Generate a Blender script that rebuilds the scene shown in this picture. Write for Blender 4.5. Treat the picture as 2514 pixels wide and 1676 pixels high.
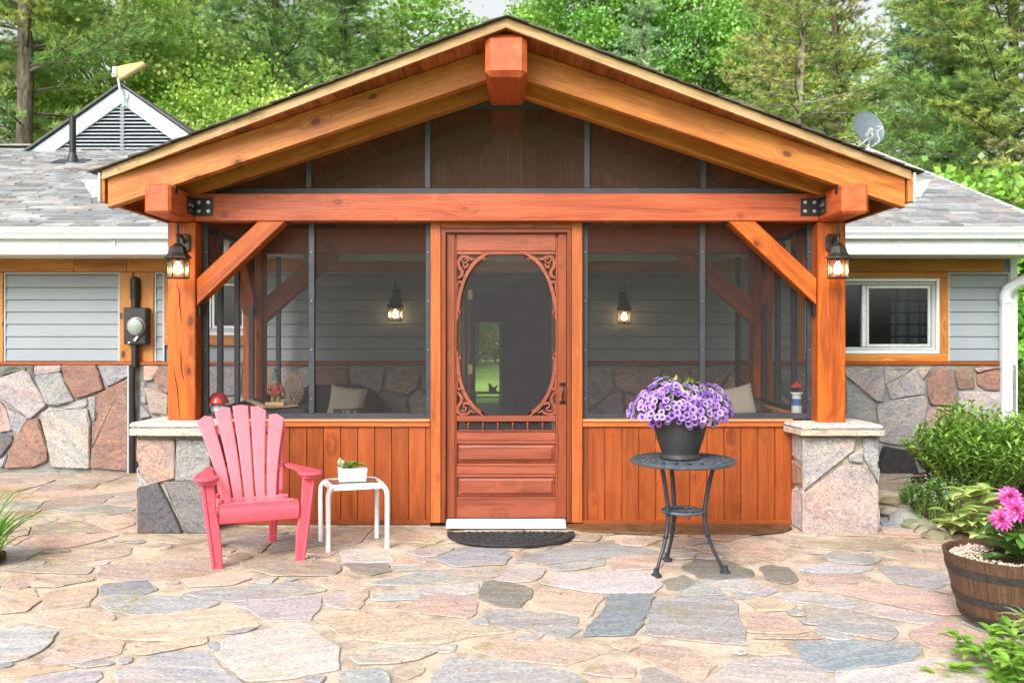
import bpy, math, random
import numpy as np
from mathutils import Vector, Matrix, noise
R = math.radians
random.seed(7)
for o in list(bpy.data.objects): bpy.data.objects.remove(o)
sc = bpy.context.scene; col = sc.collection
# ---------------------------------------------------------------- camera
F = 2312.0; D0 = 6.8; H = 1.412
cam = bpy.data.cameras.new('camera'); camo = bpy.data.objects.new('camera', cam); col.objects.link(camo)
camo.location = (0, -D0, H); camo.rotation_euler = (R(90), 0, 0)
cam.sensor_width = 36; cam.lens = F/2514*36; cam.shift_y = -18/2514; cam.clip_end = 500; cam.dof.use_dof = True; cam.dof.focus_distance = 6.9; cam.dof.aperture_fstop = 3.5
sc.camera = camo
# ---------------------------------------------------------------- sky, sun, exposure
w = bpy.data.worlds.new('World'); sc.world = w; w.use_nodes = True
nt = w.node_tree; bg = nt.nodes['Background']
sky = nt.nodes.new('ShaderNodeTexSky'); sky.sky_type = 'NISHITA'; sky.sun_disc = False
SE, SR = R(36), R(205)
sky.sun_elevation = SE; sky.sun_rotation = SR; sky.dust_density = 6; sky.air_density = 1.2; sky.ozone_density = 1
hs = nt.nodes.new('ShaderNodeHueSaturation'); hs.inputs['Saturation'].default_value = 0.15
nt.links.new(sky.outputs[0], hs.inputs['Color']); nt.links.new(hs.outputs[0], bg.inputs[0])
bg.inputs[1].default_value = 0.15
sl = bpy.data.lights.new('sun', 'SUN'); sl.energy = 1.5; sl.angle = R(25); sl.color = (1, .96, .9)
so = bpy.data.objects.new('sun', sl); col.objects.link(so)
# light direction: from the camera's side, left and above
dv = Vector((-math.sin(R(25))*math.cos(SE), -math.cos(R(25))*math.cos(SE), math.sin(SE)))
so.rotation_euler = dv.to_track_quat('Z', 'Y').to_euler(); so.location = (-5, -12, 12)
sc.view_settings.view_transform = 'Standard'; sc.view_settings.look = 'None'
sc.view_settings.exposure = 0.86; sc.view_settings.gamma = 1
# ---------------------------------------------------------------- measuring helpers
def PX(px, y): return (px-1257)*(D0+y)/F
def PZ(py, y): return H-(py-820)*(D0+y)/F
def G(px, py, z=0.0):
    Z = (H-z)*F/(py-820); return Vector(((px-1257)*Z/F, Z-D0, z))
# ---------------------------------------------------------------- mesh builder
class MB:
    def __init__(s): s.v=[]; s.f=[]; s.w=[]; s.r=[]; s.c=[]; s.k=[]
    def add(s, vs, fs, wc=None, c=(1,1,1), rnd=None):
        n=len(s.v); r=random.random() if rnd is None else rnd; s.k.append((n,len(vs),len(s.f),len(fs)))
        s.v += [tuple(p) for p in vs]; s.f += [tuple(i+n for i in f) for f in fs]
        s.w += [tuple(p) for p in (wc if wc is not None else vs)]
        s.r += [r]*len(vs)
        s.c += list(c) if (len(c)==len(vs) and hasattr(c[0],'__len__')) else [tuple(c)]*len(vs)
    def obox(s, c, ax, hs, ch=.003, col=(1,1,1)):
        """chamfered box: centre, 3 axes, half sizes; grain along the longest"""
        c=Vector(c); ax=[Vector(a).normalized() for a in ax]; k=max(range(3), key=lambda i:hs[i])
        ch=min(ch, min(hs)*.45); off=Vector((random.random()*40, random.random()*7, random.random()*7))
        vs=[]; wc=[]
        for i in range(8):
            sg=[1 if i>>a&1 else -1 for a in range(3)]
            for a in range(3):
                l=[sg[b]*(hs[b]-(0 if b==a else ch)) for b in range(3)]
                vs.append(c+ax[0]*l[0]+ax[1]*l[1]+ax[2]*l[2])
                o=[l[k]]+[l[b] for b in range(3) if b!=k]; wc.append(Vector(o)+off)
        fs=[]
        for a in range(3):
            b,d=[q for q in range(3) if q!=a]
            for sa in (0,1):
                q=[(sa<<a)|(x<<b)|(y<<d) for x,y in ((0,0),(1,0),(1,1),(0,1))]
                fs.append([i*3+a for i in q])
            for sb in (0,1):
                for sd in (0,1):
                    i0=(sb<<b)|(sd<<d); i1=i0|(1<<a)
                    fs.append([i0*3+b, i0*3+d, i1*3+d, i1*3+b])
        for i in range(8): fs.append([i*3,i*3+1,i*3+2])
        out=[]
        for f in fs:
            p=[vs[i] for i in f]; n=(p[1]-p[0]).cross(p[2]-p[0]); m=sum(p,Vector())/len(p)
            out.append(f if n.dot(m-c)>0 else f[::-1])
        s.add(vs,out,wc,col)
    def box(s,x0,x1,y0,y1,z0,z1,ch=.003,col=(1,1,1)):
        s.obox(((x0+x1)/2,(y0+y1)/2,(z0+z1)/2),((1,0,0),(0,1,0),(0,0,1)),(abs(x1-x0)/2,abs(y1-y0)/2,abs(z1-z0)/2),ch,col)
    def beam(s,p0,p1,wd,h,up=(0,0,1),ch=.003,col=(1,1,1)):
        p0=Vector(p0);p1=Vector(p1);d=(p1-p0);L=d.length;d.normalize();up=Vector(up)
        sd=d.cross(up).normalized();u=sd.cross(d).normalized()
        s.obox((p0+p1)/2,(d,sd,u),(L/2,wd/2,h/2),ch,col)
    def prism(s,poly,O,U,V,N,th,ch=.003,col=(1,1,1),ang=0,back=True,wcs=1.0,jit=0):
        """2D polygon in plane (U,V) at O, extruded along N by th, chamfered"""
        O=Vector(O);U=Vector(U);V=Vector(V);N=Vector(N); n=len(poly)
        A=sum(poly[i][0]*poly[(i+1)%n][1]-poly[(i+1)%n][0]*poly[i][1] for i in range(n))
        if A<0: poly=poly[::-1]
        def inset(d):
            out=[]
            for i in range(n):
                a,b,c=Vector(poly[i-1]),Vector(poly[i]),Vector(poly[(i+1)%n])
                e1=(b-a).normalized();e2=(c-b).normalized()
                n1=Vector((-e1.y,e1.x));n2=Vector((-e2.y,e2.x));m=(n1+n2)
                if m.length<1e-6: m=n1
                m.normalize(); k=d/max(.5,m.dot(n1)); out.append(b+m*k)
            return out
        full=[Vector(p) for p in poly]; ins=inset(ch) if ch>0 else full
        rings=[(full,0),(full,th-ch),(ins,th)] if not back else [(ins,0),(full,ch),(full,th-ch),(ins,th)]
        ca,sa=math.cos(ang),math.sin(ang); off=Vector((random.random()*40,random.random()*7,random.random()*7))
        vs=[];wc=[]
        for rg,h in rings:
            for p in rg:
                hh=h+(jit*noise.noise(Vector((p[0]*9,p[1]*9,off[0]))) if h==th else 0)
                vs.append(O+U*p[0]+V*p[1]+N*hh)
                wc.append(Vector(((p[0]*ca+p[1]*sa)*wcs,(-p[0]*sa+p[1]*ca)*wcs,h*wcs))+off)
        fs=[];flip=U.cross(V).dot(N)<0
        for k in range(len(rings)-1):
            for i in range(n):
                j=(i+1)%n; fs.append([k*n+i,k*n+j,(k+1)*n+j,(k+1)*n+i])
        fs.append([(len(rings)-1)*n+i for i in range(n)])
        if back: fs.append([i for i in range(n)][::-1])
        if flip: fs=[f[::-1] for f in fs]
        s.add(vs,fs,wc,col)
    def tube(s,pts,rad,n=8,col=(1,1,1),cap=True,flat=1.0):
        pts=[Vector(p) for p in pts]; rad=rad if hasattr(rad,'__len__') else [rad]*len(pts)
        vs=[];fs=[];wc=[];off=Vector((random.random()*40,random.random()*7,0)); prev=None;L=0
        for i,p in enumerate(pts):
            d=(pts[min(i+1,len(pts)-1)]-pts[max(i-1,0)]).normalized()
            if prev is None:
                a=Vector((0,0,1)) if abs(d.z)<.9 else Vector((1,0,0)); u=d.cross(a).normalized()
            else: u=(prev-d*prev.dot(d)).normalized()
            prev=u; v=d.cross(u)
            if i: L+=(p-pts[i-1]).length
            for k in range(n):
                t=2*math.pi*k/n; q=u*math.cos(t)*rad[i]+v*math.sin(t)*rad[i]*flat; vs.append(p+q)
                wc.append(Vector((L,math.cos(t)*rad[i],math.sin(t)*rad[i]))+off)
        for i in range(len(pts)-1):
            for k in range(n):
                j=(k+1)%n; fs.append([i*n+k,i*n+j,(i+1)*n+j,(i+1)*n+k])
        if cap: fs.append([k for k in range(n)][::-1]); fs.append([(len(pts)-1)*n+k for k in range(n)])
        s.add(vs,fs,wc,col)
    def lathe(s,prof,c,n=32,col=(1,1,1),rib=0,nr=0,axis=None):
        c=Vector(c); M=Matrix.Identity(3) if axis is None else Vector(axis).normalized().to_track_quat('Z','Y').to_matrix()
        vs=[];fs=[];wc=[]
        for r,z in prof:
            for k in range(n):
                t=2*math.pi*k/n; rr=r*(1+rib*math.cos(nr*t)) if nr else r
                vs.append(c+M@Vector((rr*math.cos(t),rr*math.sin(t),z))); wc.append((z,t*.3,0))
        for i in range(len(prof)-1):
            for k in range(n):
                j=(k+1)%n; fs.append([i*n+k,i*n+j,(i+1)*n+j,(i+1)*n+k])
        if prof[0][0]>1e-5: fs.append([k for k in range(n)][::-1])
        if prof[-1][0]>1e-5: fs.append([(len(prof)-1)*n+k for k in range(n)])
        s.add(vs,fs,wc,col)
    def ball(s,c,r,n=12,sc=(1,1,1),col=(1,1,1),jit=0):
        vs=[];fs=[];c=Vector(c);m=n//2; sd=random.random()*50
        for i in range(m+1):
            for k in range(n):
                a=math.pi*i/m;t=2*math.pi*k/n
                d=Vector((math.sin(a)*math.cos(t),math.sin(a)*math.sin(t),math.cos(a)))
                q=1+(jit*noise.noise(d*1.6+Vector((sd,0,0))) if jit else 0)
                vs.append(c+Vector((d.x*sc[0],d.y*sc[1],d.z*sc[2]))*r*q)
        for i in range(m):
            for k in range(n):
                j=(k+1)%n; fs.append([i*n+k,(i+1)*n+k,(i+1)*n+j,i*n+j])
        s.add(vs,fs,None,col)
    def leaf(s,b,d,up,L,W,droop=.3,col=(1,1,1),n=4,fold=.15,edge=None,shape=1.0):
        b=Vector(b);d=Vector(d).normalized();up=Vector(up);sd=d.cross(up)
        if sd.length<1e-4: sd=d.cross(Vector((1,0,0)))
        sd.normalize();u=sd.cross(d).normalized();vs=[];cs=[];p=b.copy();dd=d.copy()
        for i in range(n+1):
            t=i/n; wd=W*.5*math.sin(math.pi*min(1,(t**shape*.93+.05)))**.8
            if i: p=p+dd*(L/n); dd=(dd-Vector((0,0,1))*droop/n*(1.2*t+.3)).normalized()
            vs += [p-sd*wd+u*wd*fold*2, p, p+sd*wd+u*wd*fold*2]
            e=edge or col; cs += [e,col,e]
        fs=[]
        for i in range(n):
            a=i*3; fs += [[a,a+1,a+4,a+3],[a+1,a+2,a+5,a+4]]
        s.add(vs,fs,None,cs)
def wloc(o):
    v=Vector((0,0,0))
    while o is not None: v+=o.location; o=o.parent
    return v
WHOLE={'leaves','fronds','blades','stem','flowers','petunia_blooms','pebbles','flagstone_paving','trunk','crown','roof_shingles','roof','dahlia','bloom','twig_cage','curtain','louvre','roof_boards','doormat'}
def pieces(mb):
    n=len(mb.k); V=np.array(mb.v); lo=np.array([V[a:a+b].min(0) for a,b,_,_ in mb.k]); hi=np.array([V[a:a+b].max(0) for a,b,_,_ in mb.k])
    sz=np.sqrt(((hi-lo)**2).sum(1)); lab=list(range(n))
    def find(i):
        while lab[i]!=i: i=lab[i]
        return i
    for i in range(n):
        gp=np.maximum(0,np.maximum(lo[i]-hi[i+1:],lo[i+1:]-hi[i])); d=np.sqrt((gp**2).sum(1)); t=np.maximum(.02,.12*np.maximum(sz[i],sz[i+1:]))
        for j in np.nonzero(d<=t)[0]: 
            a,b=find(i),find(i+1+int(j))
            if a!=b: lab[b]=a
    g={}
    for i in range(n): g.setdefault(find(i),[]).append(i)
    return list(g.values())
def obj(name, mb, mat, parent=None, smooth=False, loc=None, bump=None):
    if parent is not None and name not in WHOLE and 1<len(mb.k)<400:
        G_=pieces(mb)
        if 1<len(G_)<=100:
            first=None
            for ids in G_:
                q=MB()
                for i in ids:
                    a,b,c,d=mb.k[i]; o=len(q.v); q.k.append((o,b,len(q.f),d)); q.v+=mb.v[a:a+b]; q.w+=mb.w[a:a+b]; q.r+=mb.r[a:a+b]; q.c+=mb.c[a:a+b]
                    q.f+=[tuple(x-a+o for x in f) for f in mb.f[c:c+d]]
                r_=obj1(name,q,mat,parent,smooth,loc); first=first or r_
            return first
    return obj1(name,mb,mat,parent,smooth,loc)
def obj1(name, mb, mat, parent=None, smooth=False, loc=None):
    me=bpy.data.meshes.new(name); o=bpy.data.objects.new(name,me); col.objects.link(o)
    if parent is not None: o.parent=parent; L=wloc(parent)
    else:
        L=Vector(loc) if loc is not None else Vector((0,0,0)); o.location=L
    V=np.array(mb.v,dtype=np.float32)-np.array(L,dtype=np.float32)
    me.from_pydata(V.tolist(),[],mb.f)
    a=me.attributes.new('wc','FLOAT_VECTOR','POINT'); a.data.foreach_set('vector',np.array(mb.w,dtype=np.float32).ravel())
    a=me.attributes.new('rnd','FLOAT','POINT'); a.data.foreach_set('value',np.array(mb.r,dtype=np.float32))
    a=me.attributes.new('col','FLOAT_COLOR','POINT'); c=np.ones((len(mb.c),4),dtype=np.float32); c[:,:3]=np.array(mb.c,dtype=np.float32); a.data.foreach_set('color',c.ravel())
    me.materials.append(mat)
    if smooth:
        me.polygons.foreach_set('use_smooth',[True]*len(me.polygons))
        try: me.set_sharp_from_angle(angle=R(40))
        except Exception: pass
    me.update(); return o
def thing(name,label,cat,loc=(0,0,0),group=None):
    o=bpy.data.objects.new(name,None); o.empty_display_size=.1; col.objects.link(o); o.location=loc
    o['label']=label; o['category']=cat
    if group: o['group']=group
    return o
def tag(o,label,cat,group=None):
    o['label']=label; o['category']=cat
    if group: o['group']=group
    return o
def struct(o,kind='structure',label=None):
    o['kind']=kind
    if label: o['label']=label
    return o
def copy_tree(o,parent=None,loc=None,rotz=None,scale=None):
    c=o.copy(); col.objects.link(c)
    if parent is not None: c.parent=parent
    if loc is not None: c.location=loc
    if rotz is not None: c.rotation_euler=(0,0,rotz)
    if scale is not None: c.scale=scale if hasattr(scale,'__len__') else (scale,)*3
    for ch in [x for x in o.children]: copy_tree(ch,c)
    return c
def npmesh(name,V,Fc,C,mat,parent=None):
    """quads/tris from numpy arrays"""
    me=bpy.data.meshes.new(name); k=Fc.shape[1]
    me.vertices.add(len(V)); me.vertices.foreach_set('co',V.astype(np.float32).ravel())
    me.loops.add(Fc.size); me.loops.foreach_set('vertex_index',Fc.astype(np.int32).ravel())
    me.polygons.add(len(Fc)); me.polygons.foreach_set('loop_start',np.arange(0,Fc.size,k,dtype=np.int32))
    me.update(calc_edges=True)
    a=me.attributes.new('col','FLOAT_COLOR','POINT'); c=np.ones((len(V),4),dtype=np.float32); c[:,:3]=C; a.data.foreach_set('color',c.ravel())
    me.materials.append(mat); o=bpy.data.objects.new(name,me); col.objects.link(o)
    if parent is not None: o.parent=parent
    return o
# ---------------------------------------------------------------- materials
class NT:
    def __init__(s,name):
        s.m=bpy.data.materials.new(name); s.m.use_nodes=True; s.t=s.m.node_tree; s.b=s.t.nodes['Principled BSDF']; s.out=s.t.nodes['Material Output']
    def n(s,ty,**k):
        d=s.t.nodes.new('ShaderNode'+ty)
        for a,v in k.items(): setattr(d,a,v)
        return d
    def l(s,a,b): s.t.links.new(a,b)
    def put(s,sock,v):
        if hasattr(v,'is_output') or hasattr(v,'links'): s.l(v,sock)
        else:
            try: sock.default_value=v
            except Exception: sock.default_value=(*v,1)
    def math(s,op,a,b=0,c=0,clamp=False):
        d=s.n('Math',operation=op,use_clamp=clamp); s.put(d.inputs[0],a); s.put(d.inputs[1],b)
        s.put(d.inputs[2],c); return d.outputs[0]
    def vmul(s,a,b):
        d=s.n('VectorMath',operation='MULTIPLY'); s.put(d.inputs[0],a); s.put(d.inputs[1],b); return d.outputs[0]
    def vadd(s,a,b):
        d=s.n('VectorMath',operation='ADD'); s.put(d.inputs[0],a); s.put(d.inputs[1],b); return d.outputs[0]
    def mix(s,f,a,b,mode='MIX'):
        d=s.n('Mix',data_type='RGBA',blend_type=mode); s.put(d.inputs[0],f); s.put(d.inputs[6],a); s.put(d.inputs[7],b); return d.outputs[2]
    def noise(s,vec,scale=1,detail=4,rough=.55,dist=0):
        d=s.n('TexNoise'); s.put(d.inputs['Vector'],vec); d.inputs['Scale'].default_value=scale; d.inputs['Detail'].default_value=detail
        d.inputs['Roughness'].default_value=rough; d.inputs['Distortion'].default_value=dist; return d.outputs[0]
    def vor(s,vec,scale=1,feat='F1',rnd=1):
        d=s.n('TexVoronoi',feature=feat); s.put(d.inputs['Vector'],vec); d.inputs['Scale'].default_value=scale; d.inputs['Randomness'].default_value=rnd
        return d
    def ss(s,v,a,b):
        d=s.n('MapRange',interpolation_type='SMOOTHSTEP'); s.put(d.inputs[0],v); d.inputs[1].default_value=a; d.inputs[2].default_value=b
        return d.outputs[0]
    def attr(s,name,o=1):
        d=s.n('Attribute',attribute_name=name); return d.outputs[{'vec':1,'col':0,'fac':2}[o]] if isinstance(o,str) else d.outputs[o]
    def bump(s,h,st=.3,dist=.01):
        d=s.n('Bump'); d.inputs['Strength'].default_value=st; d.inputs['Distance'].default_value=dist; s.put(d.inputs['Height'],h); s.l(d.outputs[0],s.b.inputs['Normal'])
    def base(s,c,rough=.6,metal=0,spec=.5):
        s.put(s.b.inputs['Base Color'],c if hasattr(c,'links') else (*c,1)); s.put(s.b.inputs['Roughness'],rough)
        s.b.inputs['Metallic'].default_value=metal; s.b.inputs['Specular IOR Level'].default_value=spec
def c4(c): return (*c,1)
def wood(name,c1,c2,kn,rough=.55,knots=1.0,gx=1.0,var=.18,spec=.35,thr=.45):
    m=NT(name); v=m.attr('wc','vec')
    warp=m.noise(m.vmul(v,(1.5,4,4)),1,2)
    v2=m.vadd(v,m.vmul(warp,(0,.05,.05)))
    vo=m.vor(m.vmul(v2,(3.2,5.5,5.5)),1); sx=m.n('SeparateColor'); m.l(vo.outputs['Color'],sx.inputs[0])
    k=m.math('ADD',vo.outputs['Distance'],m.math('MULTIPLY',m.math('LESS_THAN',sx.outputs[0],thr),9))
    A=m.noise(m.vadd(m.vmul(v2,(.9*gx,16,16)),m.vmul(m.ss(k,.45,.05),(0,1.6,1.6))),1,5,.6,.6)
    B=m.noise(m.vmul(v,(6,130,130)),1,3,.6)
    C=m.noise(m.vmul(v,(1.2,2.5,2.5)),1,3)
    g=m.math('ADD',m.math('MULTIPLY',A,.6),m.math('MULTIPLY',B,.4)); f=m.ss(g,.41,.59)
    c=m.mix(f,c4(c2),c4(c1))
    c=m.mix(m.math('MULTIPLY',m.ss(A,.40,.30),.6),c,c4([x*.5 for x in c2]))
    c=m.mix(m.math('MULTIPLY',m.ss(C,.50,.7),.4),c,c4([x*.62 for x in c2]))
    km=m.math('MULTIPLY',m.ss(m.math('ADD',k,m.math('MULTIPLY',B,.04)),.16,.11),knots)
    c=m.mix(m.math('MULTIPLY',m.ss(k,.3,.1),.35*knots),c,c4([(a+b)/2 for a,b in zip(kn,c2)]))
    c=m.mix(m.math('MULTIPLY',km,.85),c,c4(kn))
    r=m.math('ADD',m.math('MULTIPLY',m.attr('rnd','fac'),2*var),1-var)
    h=m.n('HueSaturation'); m.put(h.inputs['Value'],r); m.put(h.inputs['Color'],c); c=h.outputs[0]
    m.base(c,rough,0,spec); m.bump(m.math('ADD',m.math('ADD',B,m.math('MULTIPLY',A,.8)),m.math('MULTIPLY',km,-.5)),.4,.004); return m.m
def stains(m,c):
    """yellow pollen lines and damp patches that lie on the paving"""
    p=m.n('NewGeometry').outputs['Position']; s=m.n('SeparateXYZ'); m.l(p,s.inputs[0])
    q=m.noise(m.vmul(p,(.9,1.5,1)),1.5,4,.6,.5); line=m.ss(m.math('ABSOLUTE',m.math('SUBTRACT',q,.5)),.012,.003)
    gr=m.noise(p,30,3); area=m.math('MULTIPLY',m.ss(s.outputs[0],.6,-.9),m.ss(s.outputs[1],-2.0,-1.3))
    c=m.mix(m.math('MULTIPLY',m.math('MULTIPLY',line,area),m.math('MULTIPLY',m.ss(gr,.35,.6),.75)),c,(.56,.50,.20,1))
    d=m.noise(p,1.1,5,.65); wet=m.math('MULTIPLY',m.ss(d,.46,.62),m.ss(s.outputs[1],-1.7,-.7))
    c=m.mix(m.math('MULTIPLY',wet,.55),c,m.mix(1,c,(.52,.46,.34,1),'MULTIPLY'))
    e=m.noise(p,2.7,6,.75); return m.mix(m.math('MULTIPLY',m.ss(e,.56,.70),.35),c,m.mix(1,c,(.62,.56,.46,1),'MULTIPLY'))
def stone(name,rough=.85,sc=1.0,streak=1.0,lich=0.0,con=0.0):
    m=NT(name); v=m.attr('wc','vec'); c=m.attr('col','col')
    a=m.noise(m.vmul(v,(2.2*sc,8*sc*streak,8*sc)),1,6,.65,1.2); b=m.noise(v,55*sc,4,.7); d=m.noise(v,14*sc,5,.7,.4)
    e=m.noise(m.vmul(v,(7*sc,26*sc*streak,26*sc)),1,5,.7,.8)
    big=m.noise(m.vmul(v,(1.3,2.5,2.5)),1.4*sc,4,.6,.8); sp=m.noise(v,120*sc,2,.8)
    c1=m.mix(m.ss(a,.34,.68),m.mix(1,c,(.82,.82,.86,1),'MULTIPLY'),m.mix(1,c,(1.18,1.10,1.02,1),'MULTIPLY'))
    c1=m.mix(m.math('MULTIPLY',m.ss(big,.5,.66),.6),c1,m.mix(1,c1,(1.22,.93,.78,1),'MULTIPLY'))
    c1=m.mix(m.math('MULTIPLY',m.ss(e,.57,.70),.5),c1,m.mix(1,c,(.5,.5,.56,1),'MULTIPLY'))
    c1=m.mix(m.math('MULTIPLY',m.ss(d,.57,.72),.5),c1,m.mix(1,c1,(1.3,1.06,.88,1),'MULTIPLY'))
    c1=m.mix(m.math('MULTIPLY',m.ss(d,.42,.30),.4),c1,m.mix(1,c,(.55,.57,.62,1),'MULTIPLY'))
    c1=m.mix(m.math('MULTIPLY',m.ss(b,.52,.64),.6),c1,m.mix(1,c,(.42,.42,.46,1),'MULTIPLY'))
    c1=m.mix(m.math('MULTIPLY',m.ss(sp,.56,.7),.5),c1,m.mix(1,c,(.35,.35,.38,1),'MULTIPLY'))
    c1=m.mix(m.math('MULTIPLY',m.ss(b,.46,.36),.6),c1,m.mix(1,c1,(1.55,1.48,1.4,1),'MULTIPLY'))
    if lich:
        q=m.noise(m.n('NewGeometry').outputs['Position'],1.3,4,.6)
        c1=m.mix(m.math('MULTIPLY',m.math('MULTIPLY',m.ss(q,.54,.68),m.ss(d,.42,.6)),lich),c1,(.30,.25,.10,1))
    if con:
        z=m.noise(m.vmul(v,(9,13,13)),2.2,6,.8,1.0); c1=m.mix(m.math('MULTIPLY',m.ss(z,.52,.64),con),c1,m.mix(1,c1,(.36,.38,.45,1),'MULTIPLY')); c1=m.mix(m.math('MULTIPLY',m.ss(z,.44,.34),con*.7),c1,m.mix(1,c1,(1.45,1.25,1.1,1),'MULTIPLY'))
    if lich: c1=stains(m,c1)
    m.base(c1,rough,0,.3); m.bump(m.math('ADD',m.math('MULTIPLY',a,1.2),m.math('ADD',m.math('MULTIPLY',b,.25),d)),.7,.012); return m.m
def mortar(name,c,sc=1,st=False):
    m=NT(name); p=m.n('NewGeometry').outputs['Position']; a=m.noise(p,5*sc,5,.65); b=m.noise(p,70*sc,3)
    k=m.mix(m.ss(a,.4,.68),c4(c),c4([x*.55 for x in c])); k=m.mix(m.math('MULTIPLY',m.ss(b,.5,.65),.4),k,c4([x*.5 for x in c]))
    if st: k=stains(m,k)
    m.base(k,.95,0,.1); m.bump(m.math('ADD',a,b),.6,.01); return m.m
def plain(name,c,rough=.5,metal=0,spec=.5,var=.12,sc=20,bump=0,dirt=0):
    m=NT(name); p=m.attr('wc','vec') ; a=m.noise(p,sc,4,.6)
    k=m.mix(m.ss(a,.3,.7),c4([x*(1-var) for x in c]),c4([min(1,x*(1+var)) for x in c]))
    if dirt: k=m.mix(m.math('MULTIPLY',m.ss(m.noise(p,sc*.25,5,.7),.55,.75),dirt),k,c4([x*.45+.02 for x in c]))
    m.base(k,rough,metal,spec); m.put(m.b.inputs['Roughness'],m.math('ADD',rough-.06,m.math('MULTIPLY',a,.14)))
    if bump: m.bump(m.noise(p,sc*4,3),bump,.004)
    return m.m
def foliage(name,tr=.35,sat=1.0):
    m=NT(name); c=m.attr('col','col'); t=m.t
    t.nodes.remove(m.b)
    d=m.n('BsdfDiffuse'); g=m.n('BsdfTranslucent'); gl=m.n('BsdfGlossy'); gl.inputs['Roughness'].default_value=.45
    m.l(c,d.inputs[0]); m.put(g.inputs[0],m.mix(1,c,(1.25,1.2,.6,1),'MULTIPLY'))
    x=m.n('MixShader'); x.inputs[0].default_value=tr; m.l(d.outputs[0],x.inputs[1]); m.l(g.outputs[0],x.inputs[2])
    y=m.n('MixShader'); y.inputs[0].default_value=.04; m.l(x.outputs[0],y.inputs[1]); m.l(gl.outputs[0],y.inputs[2]); m.l(y.outputs[0],m.out.inputs[0])
    return m.m
def screenmat(name,op,c=(.03,.03,.035)):
    m=NT(name); m.base(c,.8,0,.1); t=m.n('BsdfTransparent'); x=m.n('MixShader')
    p=m.n('NewGeometry').outputs['Position']
    wv=m.noise(m.vmul(p,(300,300,40)),1,1); wh=m.noise(m.vmul(p,(40,40,300)),1,1)
    f=m.math('ADD',op-.1,m.math('MULTIPLY',m.math('ADD',wv,wh),.1)); m.put(x.inputs[0],f)
    m.l(t.outputs[0],x.inputs[1]); m.l(m.b.outputs[0],x.inputs[2]); m.l(x.outputs[0],m.out.inputs[0]); return m.m
def glass(name,tint=(.9,.95,.95),op=.15,rough=.02):
    m=NT(name); m.t.nodes.remove(m.b); t=m.n('BsdfTransparent'); t.inputs[0].default_value=c4(tint)
    g=m.n('BsdfGlossy'); g.inputs['Roughness'].default_value=rough; x=m.n('MixShader')
    fr=m.n('Fresnel'); fr.inputs[0].default_value=1.5; m.put(x.inputs[0],m.math('ADD',fr.outputs[0],op))
    m.l(t.outputs[0],x.inputs[1]); m.l(g.outputs[0],x.inputs[2]); m.l(x.outputs[0],m.out.inputs[0]); return m.m
def emit(name,c,s):
    m=NT(name); m.base(c,.4); m.b.inputs['Emission Color'].default_value=c4(c); m.b.inputs['Emission Strength'].default_value=s; return m.m
W_TAN=wood('tan_wood',(.53,.195,.040),(.38,.108,.017),(.085,.018,.006),.5,1.0,thr=.2)
W_FASC=wood('weathered_fascia_wood',(.40,.26,.135),(.27,.155,.07),(.12,.06,.03),.7,.4)
W_BOARD=wood('amber_board',(.48,.19,.035),(.36,.12,.018),(.05,.015,.006),.45,1.0)
W_POST=wood('orange_post_wood',(.46,.103,.009),(.27,.047,.004),(.10,.014,.004),.42,1.0)
W_TIE=wood('red_beam_wood',(.49,.108,.036),(.37,.064,.018),(.17,.03,.016),.45,.9)
W_PANEL=wood('panel_wood',(.30,.066,.011),(.215,.042,.007),(.06,.012,.005),.4,.6,var=.14)
W_SOFF=wood('soffit_wood',(.36,.10,.028),(.20,.045,.012),(.05,.012,.006),.5,.8,var=.3)
W_DOOR=wood('door_wood',(.28,.070,.035),(.21,.048,.024),(.15,.03,.014),.38,.25,var=.08)
W_STILE=wood('door_stile_wood',(.24,.055,.020),(.175,.036,.012),(.15,.03,.01),.38,.15,var=.06)
W_TRIM=wood('trim_wood',(.40,.105,.021),(.29,.066,.012),(.12,.02,.008),.42,.5)
W_SILL=wood('sill_wood',(.60,.27,.12),(.48,.17,.065),(.2,.06,.02),.5,.2)
W_INT=wood('interior_wood',(.32,.17,.075),(.24,.12,.05),(.08,.03,.01),.6,.8)
BARKL=wood('pale_bark',(.36,.32,.27),(.22,.19,.16),(.12,.1,.08),.95,.3)
BARK=wood('bark',(.17,.135,.105),(.055,.042,.034),(.04,.03,.02),.95,.2,gx=2.5)
M_STONE=stone('wall_stone',.85,1.1,1.0,0,.75); M_FLAG=stone('flagstone',.8,1.0,1.6,.75,.3)
M_MORT=mortar('wall_mortar',(.24,.24,.22)); M_SAND=mortar('paving_mortar',(.58,.475,.375),1,True)
M_DFRAME=plain('charcoal_frame',(.03,.032,.042),.45,0,.4,.2,9)
M_SCREEN=screenmat('insect_screen',.40,(.036,.034,.034)); M_DSCREEN=screenmat('door_insect_screen',.27,(.10,.095,.10)); M_GSCREEN=screenmat('gable_insect_screen',.50,(.062,.040,.030))
M_WHITE=plain('white_paint',(.57,.61,.62),.4,0,.4,.06,6,0,.45)
M_FWHITE=plain('white_tube',(.72,.73,.74),.25,0,.5,.03,6)
M_SIDE=plain('grey_vinyl_siding',(.22,.25,.27),.5,0,.3,.05,3)
M_JTRIM=plain('siding_trim',(.36,.375,.38),.5,0,.3,.05,3)
M_BLACK=plain('black_metal',(.015,.015,.016),.4,.2,.5,.2,12)
M_BRONZE=plain('dark_bronze',(.045,.035,.032),.4,.5,.5,.3,25)
M_BOLT=plain('bolt_steel',(.5,.5,.5),.3,.9)
M_GAL=plain('light_metal',(.55,.56,.57),.4,.5,.5,.1)
M_PINK=plain('pink_resin',(.58,.082,.115),.42,0,.45,.06,8,0,.15)
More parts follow.
